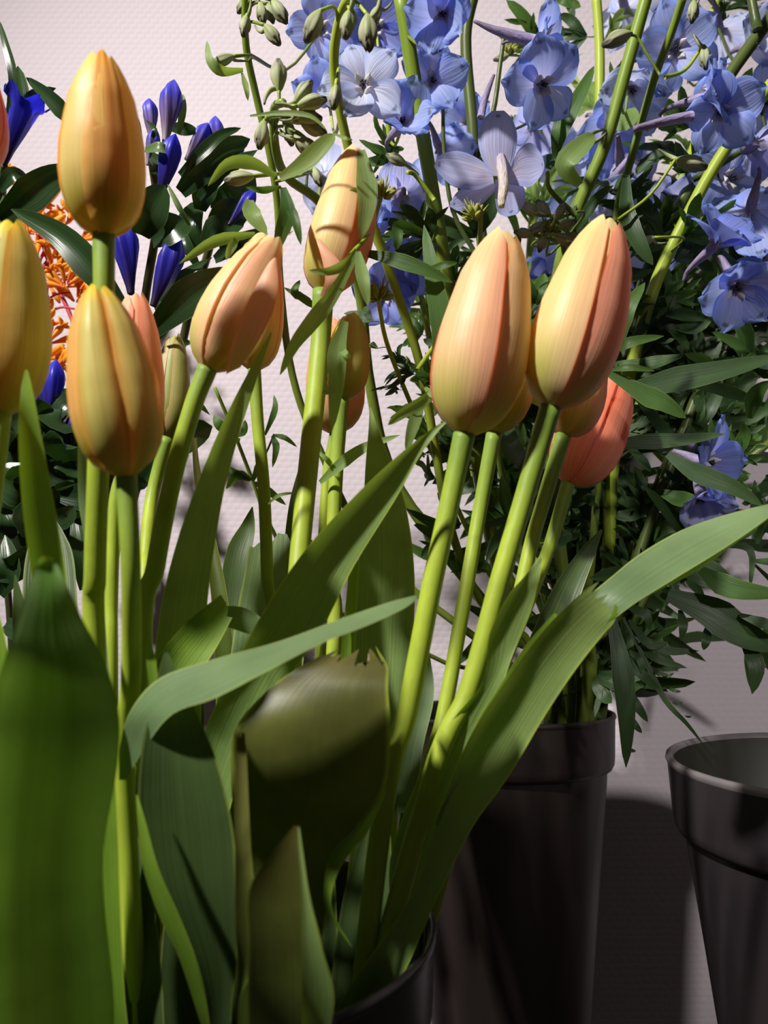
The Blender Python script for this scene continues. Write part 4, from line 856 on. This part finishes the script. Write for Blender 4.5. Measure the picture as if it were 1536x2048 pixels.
side(d18, [(510, 950), (535, 900), (548, 868)], 5, 4, .42, .42)

# --- leaves all along the stems, as dense as in the bunch
def fill(s, n, f0, f1, mats, size=(110, 190), dYs=.03):
    D = s.dense[:len(s.pts) * 12 - 11]
    for k in range(n):
        p = D[int((f0 + (f1 - f0) * (k + R.random()) / n) * (len(D) - 1))]
        q = D[min(len(D) - 1, D.index(p) + 3)]
        a0 = math.degrees(math.atan2(p[1] - q[1], q[0] - p[0])) if q is not p else 80
        dleaf(s, p[0], p[1], a0 + R.choice([-1, 1]) * R.uniform(20, 85), R.uniform(*size), p[2], tilt=R.uniform(-45, 45), roll=R.uniform(-60, 60), mat=R.choice(mats))
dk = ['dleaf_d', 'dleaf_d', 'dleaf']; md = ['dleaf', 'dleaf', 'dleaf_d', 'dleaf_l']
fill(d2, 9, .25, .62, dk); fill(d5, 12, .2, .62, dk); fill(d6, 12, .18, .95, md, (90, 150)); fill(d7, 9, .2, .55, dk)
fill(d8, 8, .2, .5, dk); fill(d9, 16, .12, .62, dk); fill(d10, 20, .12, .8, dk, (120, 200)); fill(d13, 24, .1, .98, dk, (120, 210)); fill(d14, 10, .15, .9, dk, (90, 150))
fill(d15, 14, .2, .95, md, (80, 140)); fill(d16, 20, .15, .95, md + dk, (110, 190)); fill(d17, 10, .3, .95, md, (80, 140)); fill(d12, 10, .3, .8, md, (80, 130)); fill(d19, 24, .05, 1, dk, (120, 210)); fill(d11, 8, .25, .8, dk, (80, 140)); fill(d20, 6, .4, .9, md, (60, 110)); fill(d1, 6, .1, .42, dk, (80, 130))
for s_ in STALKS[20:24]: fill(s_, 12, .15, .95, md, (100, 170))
# single dark blades deep in the bunch, denser low and to the right
rb = random.Random(21)
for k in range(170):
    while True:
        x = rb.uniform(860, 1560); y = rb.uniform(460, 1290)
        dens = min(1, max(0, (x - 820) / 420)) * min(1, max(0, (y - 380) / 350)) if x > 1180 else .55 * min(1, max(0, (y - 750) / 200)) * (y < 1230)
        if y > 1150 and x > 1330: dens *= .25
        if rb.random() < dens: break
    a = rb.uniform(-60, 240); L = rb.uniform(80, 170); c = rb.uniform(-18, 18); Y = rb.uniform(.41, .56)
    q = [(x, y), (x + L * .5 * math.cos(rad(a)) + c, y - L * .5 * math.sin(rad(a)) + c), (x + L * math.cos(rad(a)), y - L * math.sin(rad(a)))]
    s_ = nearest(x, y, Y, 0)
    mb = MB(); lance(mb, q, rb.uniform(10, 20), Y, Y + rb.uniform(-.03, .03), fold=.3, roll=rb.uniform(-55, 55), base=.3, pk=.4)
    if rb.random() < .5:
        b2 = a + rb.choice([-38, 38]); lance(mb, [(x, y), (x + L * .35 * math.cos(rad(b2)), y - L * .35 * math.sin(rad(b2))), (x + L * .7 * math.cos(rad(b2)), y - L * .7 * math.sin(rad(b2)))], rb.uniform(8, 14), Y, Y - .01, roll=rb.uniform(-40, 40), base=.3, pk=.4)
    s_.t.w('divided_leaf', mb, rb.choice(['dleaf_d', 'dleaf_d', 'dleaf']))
DELPH_N = len(STALKS)

# ================================================================ gentians
def gbud_fn(open_):
    def f(mb):
        n = 25; rows = []
        P = [(0, .28), (.1, .36), (.3, .62), (.5, .86), (.65, 1.0), (.76, .98), (.86, .72), (.94, .38), (1, .06)] if not open_ else [(0, .24), (.2, .40), (.45, .72), (.65, .95), (.8, 1.15), (.92, 1.5), (1, 1.9)]
        for i in range(21):
            v = i / 20; q = .155 * prof(v, P); tw = 1.2 * v * (0 if open_ else 1)
            row = []
            for j in range(n):
                th = 2 * math.pi * j / n; c5 = math.cos(5 * th)
                rr = q * (1 + (.13 if not open_ else .08) * math.cos(5 * th + 2 * tw) * min(1, 2 * v))
                yy = v - (0 if not open_ else .16 * (1 - c5) / 2 * max(0, (v - .75) / .25))
                row.append((rr * math.cos(th + tw), yy, rr * math.sin(th + tw)))
            rows.append(row)
        mb.grid(rows, closed=True)
    return f
GB_C = {m: shared('closed_flower', gbud_fn(False), m) for m in ('gen_bud', 'gen_blue')}
GB_O = shared('open_flower', gbud_fn(True), 'gen_blue')
def gflower(t, x, y, ang, px, Y, kind='gen_blue', tilt=0, op=False):
    return t.l('open_flower' if op else 'closed_flower', GB_O if op else GB_C[kind], frame(at(x, y, Y), ang, tilt, R.uniform(0, 360), px * psz(x, y, Y)))
def gleaf(t, path, hw, Y, Y1=None, mat='gleaf', roll=20, fold=.25, bend=-.006):
    mb = MB(); lance(mb, path, hw, Y, Y1, fold=fold, roll=roll, base=.45, pk=.42, nu=6, bend=bend); return t.w('leaf', mb, mat)
def gstalk(label, path, w0, w1, Y0, Y1, foot):
    t = Thing('gentian_stalk', label, 'gentian', (GB.x + foot[0], GB.y + foot[1], .03))
    m = len(path) - 1; mb = MB()
    mb.tube([tuple(t.loc)] + [tuple(at(x, y, Y0 + (Y1 - Y0) * k / m)) for k, (x, y) in enumerate(path)], [w0 / 2 * psz(768, 1000, Y0)] + [(w0 + (w1 - w0) * k / m) / 2 * psz(768, 1000, Y0) for k in range(m + 1)], seg=10, n=(m + 1) * 6)
    t.w('stem', mb, 'gstem'); return t
g1 = gstalk('gentian stalk at the left edge with an open deep blue trumpet', [(20, 1500), (0, 1000), (-4, 640), (4, 420), (8, 330)], 14, 12, .48, .37, (-.02, -.02))
gflower(g1, 8, 330, 68, 150, .37, op=True, tilt=10)
gflower(g1, 0, 330, 95, 140, .375, 'gen_blue'); gflower(g1, -10, 200, 110, 100, .38, 'gen_bud')
for P, hw, Y, mt, rl in [([(18, 215), (26, 150), (12, 90), (-2, 40)], 11, .36, 'gleaf', 30), ([(22, 230), (38, 190), (36, 132)], 22, .375, 'gleaf', 0), ([(40, 215), (70, 190), (112, 176)], 12, .37, 'gleaf', 10), ([(165, 262), (130, 225), (95, 190), (52, 155)], 20, .36, 'gleaf', 25), ([(0, 440), (50, 400), (100, 360), (150, 335)], 36, .35, 'gleaf', 10), ([(0, 380), (25, 350), (55, 352)], 18, .37, 'gleaf', 30), ([(248, 620), (190, 545), (120, 470), (22, 418)], 33, .34, 'gleaf', 10), ([(14, 500), (10, 440), (6, 390)], 16, .36, 'gleaf', 40)]:
    gleaf(g1, P, hw, Y, mat=mt, roll=rl)
g2 = gstalk('gentian stalk with violet tipped buds and blue flowers right of the tall orange tulip', [(80, 1500), (180, 1000), (270, 700), (296, 560), (315, 430), (305, 330), (300, 300)], 18, 14, .48, .37, (0, 0))
gflower(g2, 330, 285, 84, 136, .365, 'gen_bud'); gflower(g2, 303, 282, 95, 92, .375, 'gen_bud'); gflower(g2, 285, 300, 112, 90, .37, 'gen_bud')
gflower(g2, 318, 398, 72, 128, .35, 'gen_blue', tilt=15); gflower(g2, 262, 588, 98, 160, .35, 'gen_blue'); gflower(g2, 306, 612, 72, 155, .345, 'gen_blue'); gflower(g2, 295, 330, 80, 80, .36, 'gen_bud')
for P, hw, Y, mt, rl in [([(282, 470), (300, 420), (330, 370)], 40, .34, 'gleaf', 0), ([(305, 480), (345, 455), (372, 440)], 40, .345, 'gleaf', 30), ([(380, 450), (355, 405), (335, 368)], 10, .335, 'gleaf_l', 50), ([(290, 300), (320, 296), (348, 308)], 14, .345, 'gleaf_l', 40), ([(300, 310), (320, 330), (300, 345)], 16, .36, 'gleaf', 0), ([(358, 268), (366, 220), (366, 188)], 9, .375, 'gleaf_l', 20), ([(300, 285), (310, 260), (292, 240)], 6, .36, 'gleaf', 20),
                         ([(308, 660), (360, 610), (410, 570), (482, 540)], 38, .35, 'gleaf', 5), ([(310, 600), (330, 640), (318, 680)], 16, .36, 'gleaf', 20), ([(320, 610), (355, 560), (425, 515)], 14, .36, 'gleaf', 40)]:
    gleaf(g2, P, hw, Y, mat=mt, roll=rl)
g3 = gstalk('gentian stalk at the middle left with a dark leafy head behind the budding shoot', [(120, 1500), (250, 1050), (345, 760), (385, 600), (412, 520), (432, 440), (440, 360)], 18, 14, .50, .42, (.02, .02))
gflower(g3, 372, 320, 62, 90, .39, 'gen_bud'); gflower(g3, 432, 325, 92, 100, .395, 'gen_bud'); gflower(g3, 468, 340, 80, 70, .40, 'gen_bud'); gflower(g3, 458, 450, 55, 90, .39, 'gen_blue')
for P, hw, Y, mt, rl in [([(362, 385), (400, 345), (450, 300), (500, 278)], 30, .385, 'gleaf', 5), ([(360, 350), (400, 310), (440, 272), (482, 256)], 14, .38, 'gleaf', 20), ([(340, 255), (370, 258), (395, 262)], 14, .39, 'gleaf', 0), ([(400, 400), (440, 350), (515, 300)], 22, .39, 'gleaf', 30), ([(400, 420), (410, 380), (440, 350)], 26, .40, 'gleaf', 0), ([(420, 470), (460, 430), (500, 420)], 36, .405, 'gleaf', 0), ([(410, 490), (440, 460), (490, 440)], 34, .40, 'gleaf', 30), ([(395, 500), (380, 450), (400, 400)], 30, .41, 'gleaf', 20), ([(400, 540), (375, 490), (365, 455)], 14, .41, 'gleaf', 30), ([(440, 500), (490, 490), (530, 460)], 28, .41, 'gleaf', 10), ([(420, 400), (470, 390), (510, 350)], 34, .41, 'gleaf', 0), ([(430, 520), (470, 495), (500, 500)], 20, .41, 'gleaf', 30)]:
    gleaf(g3, P, hw, Y, mat=mt, roll=rl)
g4 = gstalk('gentian stalk low at the left, its dark leaves and blue bud in deep shade', [(70, 1500), (70, 1200), (80, 1000), (88, 860)], 16, 14, .47, .42, (-.01, .02))
gflower(g4, 92, 850, 84, 135, .40, 'gen_blue'); gflower(g4, 70, 870, 96, 110, .41, 'gen_blue'); gflower(g4, 110, 900, 55, 110, .40, 'gen_blue'); gflower(g4, 60, 900, 120, 100, .41, 'gen_blue')
rg = random.Random(5)
for k in range(150):
    x = rg.uniform(-10, 330) if k > 90 else rg.uniform(0, 180); y = rg.uniform(830, 1080); a = rg.uniform(10, 170) if k % 3 else rg.uniform(-60, 240)
    L = rg.uniform(80, 140); Y = rg.uniform(.39, .50); c = rg.uniform(-20, 20)
    if x > 180: y = rg.uniform(880, 960)
    x2, y2 = x + L * math.cos(rad(a)), y - L * math.sin(rad(a)) * .6
    if y2 < 780: y2 = 780 + rg.uniform(0, 40)
    gleaf(g4, [(x, y), ((x + x2) / 2 + c, (y + y2) / 2 + c), (x2, y2)], rg.uniform(22, 38), Y, Y + rg.uniform(-.03, .03), roll=rg.uniform(-50, 50))
for P, hw in [([(60, 980), (30, 975), (-20, 950)], 40), ([(0, 1190), (20, 1140), (10, 1070)], 24), ([(60, 1100), (20, 1140), (-20, 1120)], 30), ([(170, 1180), (162, 1100), (150, 1020)], 22), ([(290, 960), (320, 920), (352, 890)], 26), ([(320, 720), (350, 690), (385, 684)], 12), ([(325, 770), (365, 780), (420, 830)], 12), ([(10, 1250), (60, 1260), (130, 1240)], 30)]:
    gleaf(g4, P, hw, .40)

# ================================================================ orange sprays
def floret_fn(mb):
    mb.tube([(0, 0, 0), (0, .3, .02), (.02, .62, .05), (.03, .8, .06)], [.035, .075, .11, .07], seg=9, n=8)
    for k in range(5):
        a = 2 * math.pi * k / 5; d = Vector((math.cos(a), 0, math.sin(a)))
        c = Vector((.03, .74, .06))
        mb.tube([c, c + d * .16 + Vector((0, .12, 0)), c + d * .34 + Vector((0, .16, 0))], [.07, .075, .02], seg=6, n=4)
FLO = shared('floret', floret_fn, 'or_fl')
def floretb_fn(mb): mb.tube([(0, 0, 0), (0, .3, 0), (.03, .7, .04), (.04, 1.0, .05)], [.04, .08, .15, .05], seg=9, n=8)
FLB = shared('floret', floretb_fn, 'or_fl')
def spray(label, stem, branches, cl, Y, foot):
    t = Thing('orange_spray', label, 'flower spray', (GB.x + foot[0], GB.y + foot[1], .03))
    mb = MB(); mb.tube([tuple(t.loc)] + [tuple(at(x, y, Y)) for x, y in stem], [.0016] * (len(stem) + 1), seg=7, n=24); t.w('stem', mb, 'or_st')
    for P, w_ in branches: t.w('branch', stemtube(P, w_, w_ * .7, Y, Y - .004, seg=6), 'or_st')
    for x, y, n, sp, a0, a1 in cl:
        for k in range(n):
            a = a0 + (a1 - a0) * (k + .5) / n + R.uniform(-12, 12); rr = R.uniform(0, sp * .35)
            t.l('floret', R.choice([FLO, FLB, FLB]), frame(at(x + rr * math.cos(rad(a)), y - rr * math.sin(rad(a)), Y + R.uniform(-.012, .012)), a, R.uniform(-40, 40), R.uniform(0, 360), sp * R.uniform(1.1, 1.5) * psz(x, y, Y)))
    return t
spray('spray of orange florets on red branches between the yellow tulips, upper one', [(90, 1400), (140, 900), (160, 700), (110, 560), (80, 470)], [([(80, 540), (130, 560), (180, 545)], 5), ([(82, 580), (130, 555), (210, 530)], 5), ([(110, 470), (90, 500), (72, 540)], 8), ([(130, 490), (90, 480), (60, 440)], 6), ([(100, 520), (78, 545)], 12), ([(20, 390), (10, 430)], 6)],
      [(55, 450, 7, 42, 0, 300), (80, 470, 7, 40, -60, 200), (75, 510, 5, 44, 60, 200), (105, 545, 8, 40, -20, 120), (95, 560, 5, 34, 180, 330), (132, 450, 5, 34, 0, 250), (160, 480, 5, 36, -60, 90), (92, 420, 3, 46, 70, 120), (12, 372, 5, 34, 20, 160), (10, 400, 5, 30, 200, 340), (160, 545, 3, 26, 90, 200), (150, 440, 3, 30, 60, 150)], .52, (.0, .03))
spray('spray of orange florets on red branches, lower one beside the blue bud', [(60, 1400), (100, 1000), (90, 760), (100, 640)], [([(82, 632), (120, 615), (150, 618)], 6), ([(82, 610), (110, 590), (140, 585)], 5), ([(90, 590), (100, 560), (128, 568)], 9), ([(60, 815), (110, 800), (140, 780)], 6), ([(85, 590), (80, 610)], 12)],
      [(130, 575, 7, 40, 0, 180), (150, 605, 6, 36, -40, 160), (160, 580, 5, 36, 0, 120), (92, 690, 8, 42, 20, 170), (86, 720, 6, 36, -60, 60), (118, 740, 5, 40, -20, 60), (110, 735, 4, 40, 20, 60), (85, 650, 5, 34, 20, 160), (105, 600, 5, 34, 120, 240), (170, 610, 4, 30, 0, 120), (185, 600, 3, 30, 30, 120)], .50, (.03, .0))
